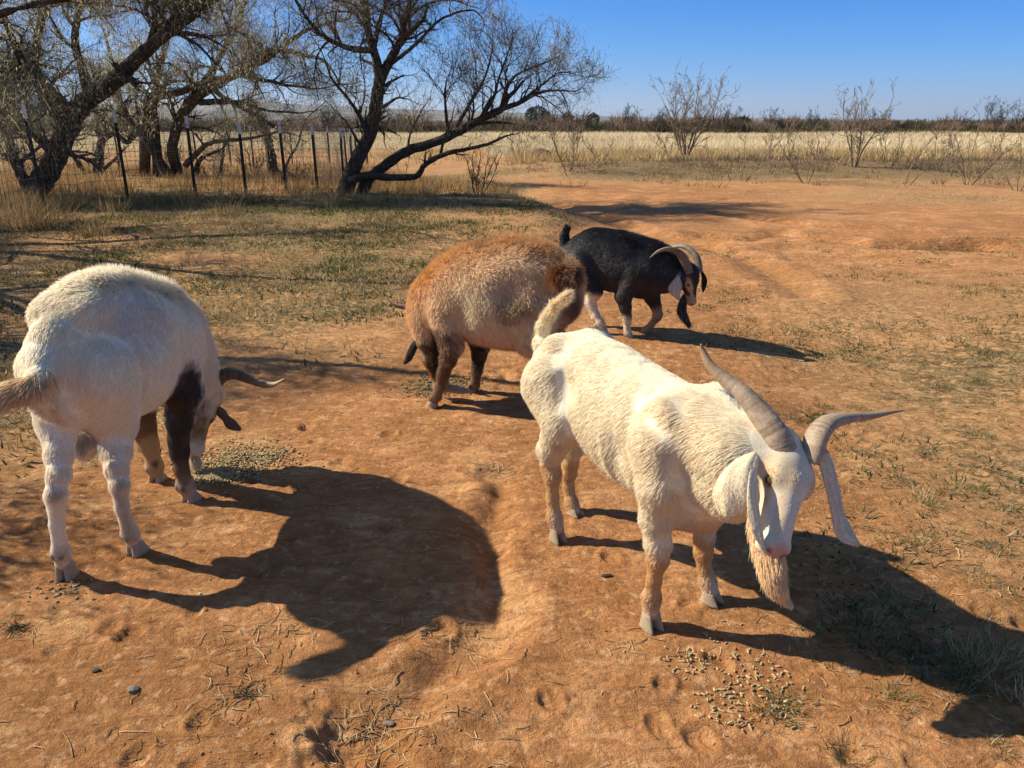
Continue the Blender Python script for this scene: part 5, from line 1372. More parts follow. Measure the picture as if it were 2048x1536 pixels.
# ================================================================== white goat seen from behind, left front
def white_goat():
    G = Goat('white', 'large white billy goat seen from behind with one dark foreleg, eating with its head down', (-1.47, 2.41), (-1.455, 2.985), 23)
    G.base = WHITE; G.pn = 0.7
    W = G.W
    G.torso([(-0.11, 0.83, 0.60, 0.065, -0.02), (-0.05, 0.93, 0.56, 0.105, -0.03), (0.06, 0.98, 0.52, 0.135, -0.035), (0.18, 0.995, 0.48, 0.170, -0.035), (0.30, 0.98, 0.465, 0.175, -0.03),
             (0.42, 0.93, 0.455, 0.180, -0.03), (0.52, 0.90, 0.46, 0.165, -0.03), (0.60, 0.875, 0.48, 0.145, -0.03), (0.70, 0.78, 0.48, 0.115, -0.03)])
    for sg in (-1, 1):
        G.F.ell(W(0.04, -0.03 + sg * 0.07, 0.925), (0.07, 0.035, 0.030), (G.f, G.l, G.u), 0.05)
        G.F.ell(W(-0.10, -0.02 + sg * 0.06, 0.77), (0.04, 0.035, 0.05), (G.f, G.l, G.u), 0.04)
        G.F.ell(W(0.20, -0.03 + sg * 0.235, 0.80), (0.08, 0.07, 0.07), (G.f, G.l, G.u), 0.08, cut=True)
        G.F.ell(W(0.40, -0.03 + sg * 0.25, 0.60), (0.035, 0.07, 0.12), (G.f, G.l, G.u), 0.06, cut=True)
    G.F.cone(W(-0.17, -0.02, 0.72), W(-0.15, -0.02, 0.58), 0.03, 0.035, 0.035, cut=True)
    # hind legs
    G.leg([W(0.02, 0.045, 0.72), at(118, 840, 2.40), at(117, 905, 2.33), at(117, 945, 2.29), at(112, 987, 2.26), at(114, 1050, 2.28), at(122, 1103, 2.30), at(127, 1125, 2.32)],
          [0.10, 0.066, 0.041, 0.032, 0.029, 0.0205, 0.027, 0.026], G.f, size=1.05)
    G.leg([W(0.0, -0.09, 0.72), at(222, 840, 2.56), at(230, 900, 2.50), at(233, 935, 2.45), at(239, 970, 2.42), at(244, 1015, 2.43), at(260, 1066, 2.46), at(268, 1082, 2.48)],
          [0.135, 0.088, 0.050, 0.035, 0.030, 0.021, 0.027, 0.026], unit(G.f + np.array((0.5, 0, 0))), size=1.05)
    # fore legs
    G.leg([W(0.55, -0.10, 0.70), at(368, 780, 2.93), at(358, 840, 2.92), at(357, 880, 2.92), at(359, 903, 2.92), at(363, 938, 2.90), at(370, 968, 2.90), at(378, 984, 2.90)],
          [0.12, 0.072, 0.048, 0.038, 0.037, 0.027, 0.033, 0.031], unit(G.f + np.array((0.45, 0, 0))), size=1.1)
    G.leg([W(0.57, 0.10, 0.68), W(0.6, 0.10, 0.52), at(287, 858, 3.08), at(296, 882, 3.08), at(299, 893, 3.08), at(305, 912, 3.08), at(309, 932, 3.08), at(311, 944, 3.08)],
          [0.11, 0.075, 0.050, 0.038, 0.036, 0.027, 0.035, 0.031], unit(G.f + np.array((0.1, 0, 0))), size=1.1)
    poll = at(408, 800, 3.24); nose = at(397, 908, 3.17)
    G.chain([W(0.62, -0.02, 0.68), W(0.76, -0.02, 0.54), poll + np.array((0, 0.02, 0.02))], [0.145, 0.115, 0.08], 0.06)
    G.head(poll, nose, np.array((-1, 0.15, 0.0)), w=1.05)
    H = G.H
    G.F.ell(at(165, 880, 2.52), (0.045, 0.05, 0.07), (G.f, G.l, G.u), 0.03)       # scrotum
    G.blob(at(165, 893, 2.45), at(162, 882, 2.45), 0.045, (0.30, 0.27, 0.26), 0.03)
    # dark right foreleg up to the shoulder
    G.blob(at(375, 765, 2.86), at(360, 850, 2.88), 0.085, (0.045, 0.025, 0.014), 0.03)
    G.blob(at(360, 850, 2.9), at(361, 930, 2.9), 0.07, (0.03, 0.018, 0.012), 0.02)
    G.blob(at(363, 940, 2.9), at(372, 975, 2.9), 0.04, (0.14, 0.08, 0.04), 0.03)
    G.blob(at(300, 850, 3.02), at(296, 890, 3.06), 0.085, (0.22, 0.12, 0.05), 0.04)
    G.blob(at(303, 900, 3.06), at(309, 935, 3.08), 0.06, (0.52, 0.34, 0.16), 0.03)
    G.blob(at(310, 925, 3.06), at(312, 932, 3.04), 0.014, (0.07, 0.04, 0.03), 0.006)
    for p in (at(111, 985, 2.24), at(240, 968, 2.40), at(122, 1103, 2.28)):
        G.blob(p, p, 0.018, (0.50, 0.41, 0.28), 0.02)
    G.blob(at(240, 985, 2.4), at(262, 1075, 2.44), 0.02, (0.5, 0.42, 0.3), 0.02)
    G.blob(H(0.1, 0.1, 0), H(0.5, 0.0, 0), 0.10, (0.50, 0.36, 0.20), 0.04)
    G.blob(H(0.1, 0, -0.3), H(0.5, 0.0, -0.2), 0.05, (0.16, 0.10, 0.06), 0.03)
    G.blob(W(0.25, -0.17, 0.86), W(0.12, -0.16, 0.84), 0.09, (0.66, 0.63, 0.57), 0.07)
    G.blob(at(100, 790, 2.24), at(120, 860, 2.30), 0.012, (0.50, 0.37, 0.25), 0.02)
    # upright ruff along the spine
    G.length(W(0.0, -0.03, 0.93), W(0.1, 0.0, 0.99), 0.10, 0.030, 0.09)
    G.length(W(-0.11, -0.02, 0.78), W(0.0, -0.03, 0.92), 0.13, 0.033, 0.08)
    G.length(W(0.06, -0.02, 0.96), W(0.2, 0.0, 0.99), 0.12, 0.040, 0.08)
    G.length(W(0.2, 0.0, 0.99), W(0.45, 0.0, 0.95), 0.11, 0.050, 0.07)
    G.length(W(0.45, 0, 0.95), W(0.72, -0.04, 0.78), 0.12, 0.062, 0.07)
    G.length(W(0.72, -0.04, 0.78), W(0.82, -0.05, 0.55), 0.12, 0.045, 0.05)
    tl = [W(-0.13, -0.02, 0.80), at(72, 762, 2.18), at(35, 775, 2.13), at(-10, 795, 2.08)]
    G.chain(tl[:3], [0.038, 0.024, 0.014], 0.04)
    def ff(root, nn, flow):
        w = smooth(0.75, 0.95, root[:, 2]) * smooth(0.2, 0.75, nn[:, 2]); f = flow.copy(); f[:, 2] += w * 0.8
        return f
    G.finish(0.0078, 150000, 0.026, 0.0009, 0.15, flowfun=ff, clump=0.40, colvar=0.07, curl=0.08, fuzz=0.05)
    def tc(p, u, g):
        w = (g.uniform(0, 1, len(p)) < 0.55)[:, None]
        return np.where(w, np.array((0.90, 0.76, 0.50)), np.array((0.72, 0.48, 0.24)))
    G.strands_on_line('tail_hair', tl, [0.030, 0.026, 0.020, 0.012], 9000, 0.07, tc, 0.22, 0.0011, 0.2, 0.3, 0.10)
    G.strands_on_line('beard', [H(0.62, 0, -0.22), at(386, 905, 3.18), at(388, 918, 3.17)], [0.035, 0.03, 0.015], 2500, 0.05, (0.72, 0.62, 0.45), 0.12, 0.0010, 0.1, 0.2)
    hm = horn_material((0.10, 0.065, 0.04), (0.22, 0.15, 0.09), (0.42, 0.32, 0.2))
    q = at
    G.horn([q(415, 805, 3.27), q(428, 775, 3.28), q(444, 752, 3.28), q(470, 748, 3.27), q(500, 758, 3.25), q(528, 769, 3.22), q(550, 768, 3.20), q(569, 757, 3.18)],
           [0.034, 0.036, 0.032, 0.026, 0.022, 0.016, 0.010, 0.0025], hm, 0.7, 18, 0.03)
    G.horn([q(385, 805, 3.27), q(368, 775, 3.28), q(352, 755, 3.30), q(330, 750, 3.30), q(300, 760, 3.30), q(276, 770, 3.29)],
           [0.034, 0.036, 0.030, 0.022, 0.012, 0.0025], hm, 0.7, 18, 0.03)
    G.ear([at(420, 812, 3.25), at(438, 822, 3.23), at(450, 835, 3.21), at(462, 848, 3.20), at(481, 859, 3.19)], [0.012, 0.020, 0.017, 0.024, 0.006], unit(np.array((0.4, -0.9, 0.3))), ((0.20, 0.12, 0.075), (0.33, 0.15, 0.09)), cup=0.5)
    G.ear([at(380, 812, 3.25), at(360, 835, 3.24), at(350, 860, 3.23), at(343, 880, 3.22)], [0.012, 0.024, 0.024, 0.006], unit(np.array((-0.4, -0.9, 0.3))), ((0.22, 0.14, 0.09), (0.33, 0.15, 0.09)), cup=0.4)
    return G

# ================================================================== woolly brown goat
def brown_goat():
    G = Goat('brown', 'woolly tan billy goat with an orange back and dark tail, eating behind the cream goat', (0.235, 4.0), (-0.33, 4.15), 37)
    G.base = (0.78, 0.56, 0.34)
    W, on = G.W, G.on
    G.torso([(-0.03, 0.77, 0.50, 0.09, 0), (0.02, 0.83, 0.44, 0.14, 0), (0.09, 0.875, 0.38, 0.20, 0), (0.18, 0.90, 0.335, 0.235, 0), (0.30, 0.90, 0.345, 0.235, 0),
             (0.42, 0.88, 0.36, 0.22, 0), (0.53, 0.85, 0.385, 0.19, 0), (0.63, 0.79, 0.43, 0.145, 0), (0.71, 0.70, 0.46, 0.105, 0)])
    for sg in (-1, 1):
        G.F.ell(W(0.57, sg * 0.13, 0.63), (0.07, 0.045, 0.11), (G.f, G.l, G.u), 0.05)
        G.F.ell(W(0.20, sg * 0.27, 0.70), (0.08, 0.06, 0.07), (G.f, G.l, G.u), 0.08, cut=True)
        G.F.ell(W(0.47, sg * 0.27, 0.52), (0.03, 0.06, 0.12), (G.f, G.l, G.u), 0.06, cut=True)
    # near (left) foreleg and far foreleg
    G.leg([W(0.58, 0.10, 0.55), on(903, 690, 0.15), on(896, 720, 0.15), on(888, 742, 0.15), on(885, 752, 0.15), on(880, 773, 0.15), on(872, 792, 0.152), on(866, 801, 0.152)],
          [0.105, 0.056, 0.041, 0.031, 0.029, 0.022, 0.028, 0.026], unit(G.f + G.l * 0.15), size=1.0)
    G.leg([W(0.50, -0.10, 0.52), on(961, 688, -0.14), on(958, 712, -0.14), on(955, 733, -0.14), on(954, 742, -0.14), on(952, 757, -0.14), on(948, 770, -0.14), on(945, 776, -0.14)],
          [0.10, 0.056, 0.040, 0.030, 0.028, 0.022, 0.028, 0.026], unit(G.f + G.l * 0.1), size=1.0)
    for la in (0.11, -0.11):
        G.leg([W(0.08, la * 0.8, 0.58), W(0.10, la, 0.42), W(-0.03, la, 0.30), W(-0.08, la, 0.24), W(-0.08, la, 0.21), W(-0.05, la, 0.12), W(-0.02, la, 0.07), W(0.0, la, 0.045)],
              [0.13, 0.09, 0.05, 0.034, 0.031, 0.022, 0.028, 0.026], G.f, size=1.0)
    poll = on(853, 694, 0.06); nose = on(874, 784, 0.07)
    G.chain([W(0.60, 0, 0.60), W(0.715, 0.0, 0.48), poll + np.array((0.01, 0, 0.03))], [0.14, 0.105, 0.065], 0.06)
    G.head(poll, nose, unit(np.array((0.15, -0.98, 0.0))), w=1.0)
    H = G.H
    rust = (0.15, 0.06, 0.020); dark = (0.035, 0.018, 0.010); org = (0.63, 0.345, 0.125)
    G.blob(W(0.1, 0.25, 0.55), W(0.4, 0.25, 0.55), 0.16, (0.86, 0.69, 0.47), 0.10)
    G.blob(W(0.12, 0.25, 0.62), W(0.22, 0.25, 0.60), 0.06, (0.50, 0.36, 0.20), 0.05)
    # orange saddle and mane
    G.blob(W(-0.12, 0, 0.86), W(0.10, 0, 0.95), 0.10, org, 0.11)
    G.blob(W(0.10, 0, 0.95), W(0.45, 0, 0.93), 0.11, org, 0.12)
    G.blob(W(0.45, 0, 0.93), W(0.72, 0, 0.72), 0.13, org, 0.12)
    G.blob(W(0.72, 0, 0.72), W(0.84, 0, 0.50), 0.12, org, 0.10)
    G.blob(W(0.1, 0, 0.36), W(0.35, 0, 0.33), 0.10, (0.36, 0.16, 0.055), 0.04)
    G.blob(W(-0.12, 0.1, 0.62), W(-0.12, 0.06, 0.50), 0.08, (0.22, 0.11, 0.05), 0.05)
    G.blob(W(0.52, 0, 0.36), W(0.60, 0, 0.38), 0.09, (0.26, 0.11, 0.035), 0.04)
    for x, l in ((0.58, 0.14), (0.50, -0.13), (-0.02, 0.11), (-0.02, -0.11)):
        G.blob(W(x, l, 0.38), W(x + 0.04, l, 0.05), 0.10, rust if l > 0 else dark, 0.03)
    G.blob(H(0.0, 0.1, 0.02), H(0.2, 0.2, 0), 0.05, (0.33, 0.22, 0.12), 0.02)
    G.blob(H(0.05, 0, -0.1), H(0.80, 0, -0.1), 0.085, dark, 0.02)
    G.blob(H(0.05, 0.08, 0.1), H(0.22, 0.10, 0.12), 0.022, (0.42, 0.33, 0.22), 0.012)
    G.blob(H(0.3, 0, 0.1), H(0.85, 0.0, 0.05), 0.025, (0.30, 0.11, 0.035), 0.01)
    G.blob(H(0.86, 0, -0.1), H(1.0, 0.0, -0.1), 0.05, (0.55, 0.42, 0.27), 0.02)
    G.length(W(-0.10, 0, 0.80), W(0.10, 0, 0.90), 0.10, 0.055, 0.05)
    G.length(W(0.10, 0, 0.92), W(0.45, 0, 0.90), 0.11, 0.055, 0.08)
    G.length(W(0.45, 0, 0.90), W(0.74, 0, 0.66), 0.12, 0.042, 0.08)
    G.length(W(0.74, 0, 0.66), W(0.82, 0, 0.50), 0.10, 0.034, 0.05)
    G.length(W(-0.1, 0.2, 0.5), W(0.4, 0.2, 0.45), 0.14, 0.030, 0.06)
    tl = [W(-0.12, 0.04, 0.77), W(-0.17, 0.12, 0.80), W(-0.19, 0.17, 0.80)]
    tl = [W(-0.04, 0.02, 0.76), at(1128, 560, 3.83), at(1120, 548, 3.74), at(1142, 545, 3.70)]
    G.chain(tl[:3], [0.045, 0.034, 0.024], 0.04)
    def ff(root, nn, flow):
        w = smooth(0.62, 0.9, root[:, 2] + 0.15 * ((root - G.o) @ G.f)) * smooth(0.1, 0.7, nn[:, 2]); f = flow.copy(); f[:, 2] += w * 0.9
        f[:, 2] -= (1 - w) * 0.5
        return f
    G.finish(0.009, 160000, 0.030, 0.0012, 0.22, wavy=0.4, flowfun=ff, colvar=0.20, clump=1.1)
    def tc(p, u, g):
        return np.where((g.uniform(0, 1, len(p)) < 0.6)[:, None], np.array((0.14, 0.05, 0.018)), np.array((0.36, 0.15, 0.05)))
    G.strands_on_line('tail_hair', tl, [0.035, 0.034, 0.028, 0.016], 6500, 0.05, tc, 0.9, 0.0012, 0.3, 0.3, 0.08)
    G.strands_on_line('beard', [H(0.7, 0, -0.2), at(880, 772, 4.15), at(905, 778, 4.12), at(925, 781, 4.10)], [0.03, 0.024, 0.018, 0.008], 2200, 0.05, (0.70, 0.60, 0.42), 0.15, 0.0012, 0.1, 0.0)
    hm = horn_material((0.06, 0.035, 0.02), (0.13, 0.08, 0.045), (0.10, 0.05, 0.03))
    q = lambda px, py, l: on(px, py, l)
    G.horn([q(866, 664, -0.02), q(852, 640, -0.03), q(834, 624, -0.04), q(812, 615, -0.05), q(795, 611, -0.06), q(784, 606, -0.07), q(776, 598, -0.08)],
           [0.030, 0.028, 0.024, 0.018, 0.0135, 0.009, 0.002], hm, 0.7, 14, 0.03)
    G.horn([q(868, 660, 0.05), q(862, 638, 0.09), q(862, 620, 0.13), q(870, 606, 0.17)], [0.028, 0.024, 0.014, 0.002], hm, 0.7, 14, 0.03)
    G.ear([on(842, 683, -0.06), on(829, 690, -0.09), on(821, 705, -0.10), on(815, 717, -0.10), on(808, 727, -0.10)], [0.014, 0.022, 0.024, 0.022, 0.006], unit(np.array((-0.4, -0.9, 0.1))), ((0.018, 0.010, 0.007), (0.05, 0.03, 0.02)), cup=0.4)
    G.ear([on(876, 690, 0.07), on(884, 705, 0.09), on(888, 722, 0.10), on(890, 738, 0.10)], [0.014, 0.024, 0.024, 0.006], unit(np.array((0.3, -0.9, 0.1))), ((0.05, 0.025, 0.012), (0.05, 0.03, 0.02)), cup=0.4)
    return G

# ================================================================== black goat walking to the right
def black_goat():
    G = Goat('black', 'black billy goat with curved horns, white ear and dark beard, walking to the right', (0.60, 5.75), (0.95, 5.61), 53)
    G.base = (0.022, 0.023, 0.027)
    W, on = G.W, G.on
    G.torso([(-0.18, 0.62, 0.44, 0.07, 0), (-0.10, 0.69, 0.39, 0.11, 0), (0.0, 0.755, 0.345, 0.14, 0), (0.10, 0.75, 0.315, 0.155, 0), (0.20, 0.735, 0.30, 0.165, 0),
             (0.30, 0.715, 0.29, 0.165, 0), (0.40, 0.69, 0.265, 0.15, 0), (0.48, 0.665, 0.30, 0.125, 0), (0.55, 0.63, 0.36, 0.10, 0)])
    G.leg([W(0.36, -0.09, 0.48), on(1247, 592, -0.12), on(1251, 615, -0.12), on(1254, 633, -0.12), on(1254, 640, -0.12), on(1254, 655, -0.12), on(1256, 667, -0.12), on(1258, 673, -0.12)],
          [0.10, 0.062, 0.042, 0.032, 0.030, 0.022, 0.028, 0.026], G.f, size=0.95)
    # far foreleg, lifted
    G.leg([W(0.40, 0.09, 0.46), on(1304, 594, 0.09), on(1312, 613, 0.09), on(1316, 627, 0.09), on(1314, 634, 0.09), on(1303, 649, 0.09), on(1293, 660, 0.09), on(1286, 666, 0.09)],
          [0.09, 0.058, 0.040, 0.033, 0.031, 0.023, 0.030, 0.026], unit(on(1286, 666, 0.09) - on(1303, 649, 0.09)), size=0.95, z0=0.0)
    # hind legs
    G.leg([W(-0.03, -0.09, 0.50), on(1188, 583, -0.11), on(1184, 596, -0.11), on(1181, 604, -0.11), on(1185, 612, -0.11), on(1193, 630, -0.11), on(1201, 645, -0.11), on(1206, 652, -0.11)],
          [0.12, 0.062, 0.040, 0.032, 0.030, 0.023, 0.029, 0.026], G.f, size=0.95)
    G.leg([W(-0.03, 0.09, 0.48), on(1182, 583, 0.09), on(1178, 594, 0.09), on(1176, 601, 0.09), on(1178, 609, 0.09), on(1184, 622, 0.09), on(1190, 636, 0.09), on(1194, 640, 0.09)],
          [0.11, 0.055, 0.036, 0.028, 0.027, 0.020, 0.026, 0.024], G.f, size=0.9)
    poll = on(1384, 546, 0.0); nose = on(1390, 610, -0.04)
    G.chain([W(0.46, 0, 0.50), W(0.58, 0.0, 0.47), poll + np.array((-0.03, 0.02, -0.01))], [0.165, 0.13, 0.085], 0.05)
    G.head(poll, nose, unit(np.array((0.70, 0.70, 0.0))), w=0.95)
    H = G.H
    cr = (0.55, 0.42, 0.27)
    G.blob(H(0.15, -0.24, -0.02), H(0.48, -0.16, -0.02), 0.024, (0.58, 0.47, 0.34), 0.009)
    G.blob(H(0.48, -0.14, -0.0), H(0.80, -0.10, -0.0), 0.014, (0.50, 0.38, 0.24), 0.007)
    G.blob(H(0.15, 0.24, 0.02), H(0.26, 0.2, 0.02), 0.022, (0.6, 0.5, 0.42), 0.009)
    G.blob(H(0.86, -0.04, -0.02), H(0.82, -0.06, -0.2), 0.035, (0.45, 0.33, 0.17), 0.012)
    for (px, py, la, z1) in ((1254, 645, -0.12, 0.02), (1184, 604, -0.11, 0.02), (1178, 602, 0.09, 0.02)):
        p = on(px, py, la); G.blob(p, np.array((p[0] + 0.06, p[1], z1)), 0.065 if px > 1200 else 0.10, (0.78, 0.68, 0.50), 0.02)
    G.blob(on(1186, 590, -0.11), on(1201, 645, -0.11), 0.06, (0.80, 0.70, 0.54), 0.02)
    G.blob(on(1314, 622, 0.09), on(1286, 667, 0.09), 0.05, (0.52, 0.36, 0.2), 0.02)
    G.blob(on(1137, 500, 0.0), on(1140, 520, -0.06), 0.045, (0.75, 0.68, 0.58), 0.02)
    G.length(W(-0.1, 0, 0.72), W(0.45, 0, 0.70), 0.10, 0.030, 0.05)
    G.length(W(0.3, 0, 0.70), W(0.65, 0, 0.60), 0.11, 0.036, 0.05)
    tl = [on(1142, 505), on(1131, 490), on(1129, 470), on(1135, 455)]
    G.chain(tl, [0.040, 0.032, 0.026, 0.014], 0.03)
    G.dust = 0.04
    G.finish(0.0085, 90000, 0.022, 0.0011, 0.18, colvar=0.6, clump=0.9)
    def tc(p, u, g): return np.tile(np.array((0.018, 0.018, 0.02)), (len(p), 1))
    G.strands_on_line('tail_hair', tl, [0.034, 0.03, 0.022, 0.014], 2500, 0.035, tc, 0.6, 0.0012, 0.25, 0.1)
    def bc(p, u, g): return np.where((g.uniform(0, 1, len(p)) < 0.85)[:, None], np.array((0.03, 0.026, 0.024)), np.array((0.3, 0.22, 0.15)))
    G.strands_on_line('beard', [H(0.62, 0, -0.28), on(1364, 617, -0.03), on(1368, 632, -0.03), on(1375, 645, -0.03)], [0.030, 0.034, 0.022, 0.006], 2200, 0.05, bc, 0.15, 0.0012, 0.2, 0.1)
    hm = horn_material((0.11, 0.088, 0.065), (0.24, 0.195, 0.145), (0.36, 0.30, 0.23))
    q = lambda px, py, l: on(px, py, l)
    G.horn([q(1377, 546, -0.06), q(1373, 533, -0.07), q(1366, 515, -0.09), q(1353, 503, -0.12), q(1335, 498, -0.15), q(1316, 503, -0.17), q(1299, 516, -0.18)],
           [0.034, 0.035, 0.032, 0.025, 0.018, 0.011, 0.002], hm, 0.72, 22, 0.045, side=unit(np.array((0.9, -0.3, 0.3))))
    G.horn([q(1397, 545, 0.02), q(1397, 530, 0.03), q(1391, 511, 0.05), q(1375, 496, 0.08), q(1357, 492, 0.11), q(1340, 497, 0.14), q(1325, 508, 0.16)],
           [0.028, 0.027, 0.024, 0.019, 0.014, 0.009, 0.002], hm, 0.72, 22, 0.045, side=unit(np.array((0.9, -0.3, 0.3))))
    G.ear([on(1360, 542, -0.10), on(1352, 556, -0.12), on(1350, 570, -0.13), on(1351, 583, -0.13), on(1358, 600, -0.12)], [0.016, 0.034, 0.048, 0.044, 0.004], unit(np.array((-0.25, -0.95, 0.1))), ((0.50, 0.46, 0.39), (0.38, 0.33, 0.28)), cup=0.45)
    G.ear([on(1404, 542, 0.06), on(1410, 556, 0.09), on(1409, 570, 0.10), on(1406, 584, 0.10)], [0.012, 0.022, 0.022, 0.004], unit(np.array((0.7, 0.6, 0.1))), ((0.03, 0.03, 0.035), (0.05, 0.04, 0.04)), cup=0.4)
    return G
cream_goat(); white_goat(); brown_goat(); black_goat()
# ------------------------------------------------------------------ small things on the ground
def lump(name, label, cat, c, size, mat, seed, group=None, squash=0.6, rot=0.0, amp=0.35, sub=3):
    g = np.random.default_rng(seed); bm = bmesh.new(); bmesh.ops.create_icosphere(bm, subdivisions=sub, radius=1.0)
    V = np.array([v.co[:] for v in bm.verts])
    n = vnoise3(V * 1.3 + seed * 3.1, seed) * amp + vnoise3(V * 3.2 + seed, seed + 1) * amp * 0.4
    ca, sa = math.cos(rot), math.sin(rot)
    for v, k in zip(bm.verts, n):
        p = v.co * (1 + k); x, y, z = p.x * size[0], p.y * size[1], p.z * size[2] * squash
        v.co = (x * ca - y * sa, x * sa + y * ca, z + size[2] * squash * 0.55)
    me = bpy.data.meshes.new(name); bm.to_mesh(me); bm.free(); me.polygons.foreach_set('use_smooth', np.ones(len(me.polygons), dtype=bool)); me.materials.append(mat)
    o = obj(name, me, None, tuple(c)); props(o, label, cat, group); return o
def small_things():
    mr = simple_mat('grey_stone', (0.20, 0.16, 0.13), 0.9, 0.4, 60); mk = simple_mat('dark_dung', (0.035, 0.027, 0.022), 0.8, 0.4, 80); mc = simple_mat('soil_clod', (0.40, 0.19, 0.07), 0.95, 0.3, 50); mp = simple_mat('pale_stone', (0.6, 0.55, 0.48), 0.8, 0.2, 60)
    q = ground_at
    lump('stone', 'rounded grey brown pebble near the bottom left, below the other dark pebble', 'stone', q(266, 1381), (0.016, 0.014, 0.012), mr, 1, 'pebbles')
    lump('stone', 'small dark pebble left of the rounded grey brown one', 'stone', q(193, 1342), (0.014, 0.008, 0.008), mk, 2, 'pebbles')
    lump('stone', 'small white pebble in the shadow of the white goat', 'stone', q(400, 1188), (0.006, 0.004, 0.004), mp, 3, 'pebbles')
    lump('stone', 'grey pebble beside the straw at the bottom centre', 'stone', q(778, 1449), (0.016, 0.010, 0.009), mr, 4, 'pebbles')
    lump('dung', 'dark broken dung lump between the two front goats', 'dung', q(1214, 1153), (0.020, 0.009, 0.008), mk, 5)
    ms = simple_mat('fallen_log_bark', (0.13, 0.085, 0.06), 0.95, 0.5, 8)
    lump('log', 'short weathered brown log lying at the edge of the tall grass', 'log', q(1082, 318), (0.42, 0.24, 0.34), ms, 6, None, 0.75, 0.1, 0.22)
    # flat stone-hard crumbs of soil, individually visible ones
    g = np.random.default_rng(66); n = 1500
    x = g.uniform(-3.5, 3.8, n); y = 1.2 + 5.5 * g.uniform(0, 1, n) ** 1.3; x = np.append(x, g.normal(-0.45, 0.2, 320)); y = np.append(y, g.normal(1.5, 0.16, 320)); x = np.append(x, g.normal(-0.1, 0.35, 260)); y = np.append(y, g.normal(4.55, 0.25, 260)); n = len(x)
    s = 0.0016 + 0.005 * g.uniform(0, 1, n) ** 3
    O = np.array([(1, 0, 0), (-0.5, 0.87, 0), (-0.5, -0.87, 0), (0.3, 0.2, 0.8), (-0.4, 0.1, 0.75), (0.1, -0.4, 0.7)]); Fc = np.array([(0, 1, 3), (1, 4, 3), (1, 2, 4), (2, 5, 4), (2, 0, 5), (0, 3, 5), (3, 4, 5), (0, 2, 1)])
    a = g.uniform(0, 6.28, n); V = np.zeros((n, 6, 3)); J = O[None] * g.uniform(0.6, 1.4, (n, 6, 1)) * s[:, None, None]
    V[:, :, 0] = J[:, :, 0] * np.cos(a)[:, None] - J[:, :, 1] * np.sin(a)[:, None] + x[:, None]; V[:, :, 1] = J[:, :, 0] * np.sin(a)[:, None] + J[:, :, 1] * np.cos(a)[:, None] + y[:, None]; V[:, :, 2] = J[:, :, 2] + hgt(x, y)[:, None] - 0.0005
    me = mesh_np('soil_crumbs', V.reshape(-1, 3), (np.arange(n)[:, None, None] * 6 + Fc[None]).reshape(-1, 3), mc); props(obj('soil_crumbs', me), kind='stuff')
    # a fallen green leaf by the feed heap
    c = q(511, 962); V = []; F = []
    for i in range(9):
        t = i / 8; w = 0.014 * math.sin(math.pi * min(1, t * 0.9 + 0.05)); xx = -0.028 + 0.056 * t
        for j in (-1, 0, 1): V.append((xx, j * w + 0.004 * t, 0.004 + 0.006 * abs(j) * (1 if i % 2 else 1.3) + 0.010 * math.sin(t * 3)))
    for i in range(8):
        for j in range(2):
            k = i * 3 + j; F.append((k, k + 3, k + 4, k + 1))
    n0 = len(V); V += [(a_, b_, c_ - 0.0012) for a_, b_, c_ in V]; F += [tuple(n0 + k for k in f[::-1]) for f in F]
    t = NT('leaf_green'); pos = t.new('ShaderNodeTexCoord').outputs['Object']; t.diffuse_translucent(t.mix(t.noise(120, 3, 0.6, pos), (0.22, 0.26, 0.12), (0.55, 0.52, 0.33)), 0.3)
    o = obj('leaf', mesh_np('leaf', V, F, t.m, True), None, tuple(c)); o.rotation_euler = (0, 0, -0.5); props(o, 'pale green dry leaf lying right of the feed heap', 'leaf')
    # dark root crown
    for k, (p, lab) in enumerate((((488, 1392), 'dark dead grass crown lying on bare soil near the bottom left'), ((28, 1258), 'dark grass crown with pale stems at the left edge'))):
        c = q(*p); g2 = np.random.default_rng(30 + k); m = 90
        d = g2.normal(size=(m, 3)); d[:, 2] = np.abs(d[:, 2]) * 0.5 + 0.15; d /= np.linalg.norm(d, axis=1, keepdims=True)
        pp = g2.normal(size=(m, 3)) * np.array((0.014, 0.008, 0.002)); pp[:, 2] = 0
        o = blades('grass_crown', pp, d, g2.uniform(0.015, 0.045, m), 0.0035 * np.ones(m), g2.uniform(0, 0.7, m), pick(g2, m, [(0.05, 0.04, 0.03), (0.03, 0.025, 0.02), (0.35, 0.25, 0.13)]), g2, 2, kind=None)
        o.location = tuple(c); props(o, lab, 'dead plant')
small_things()

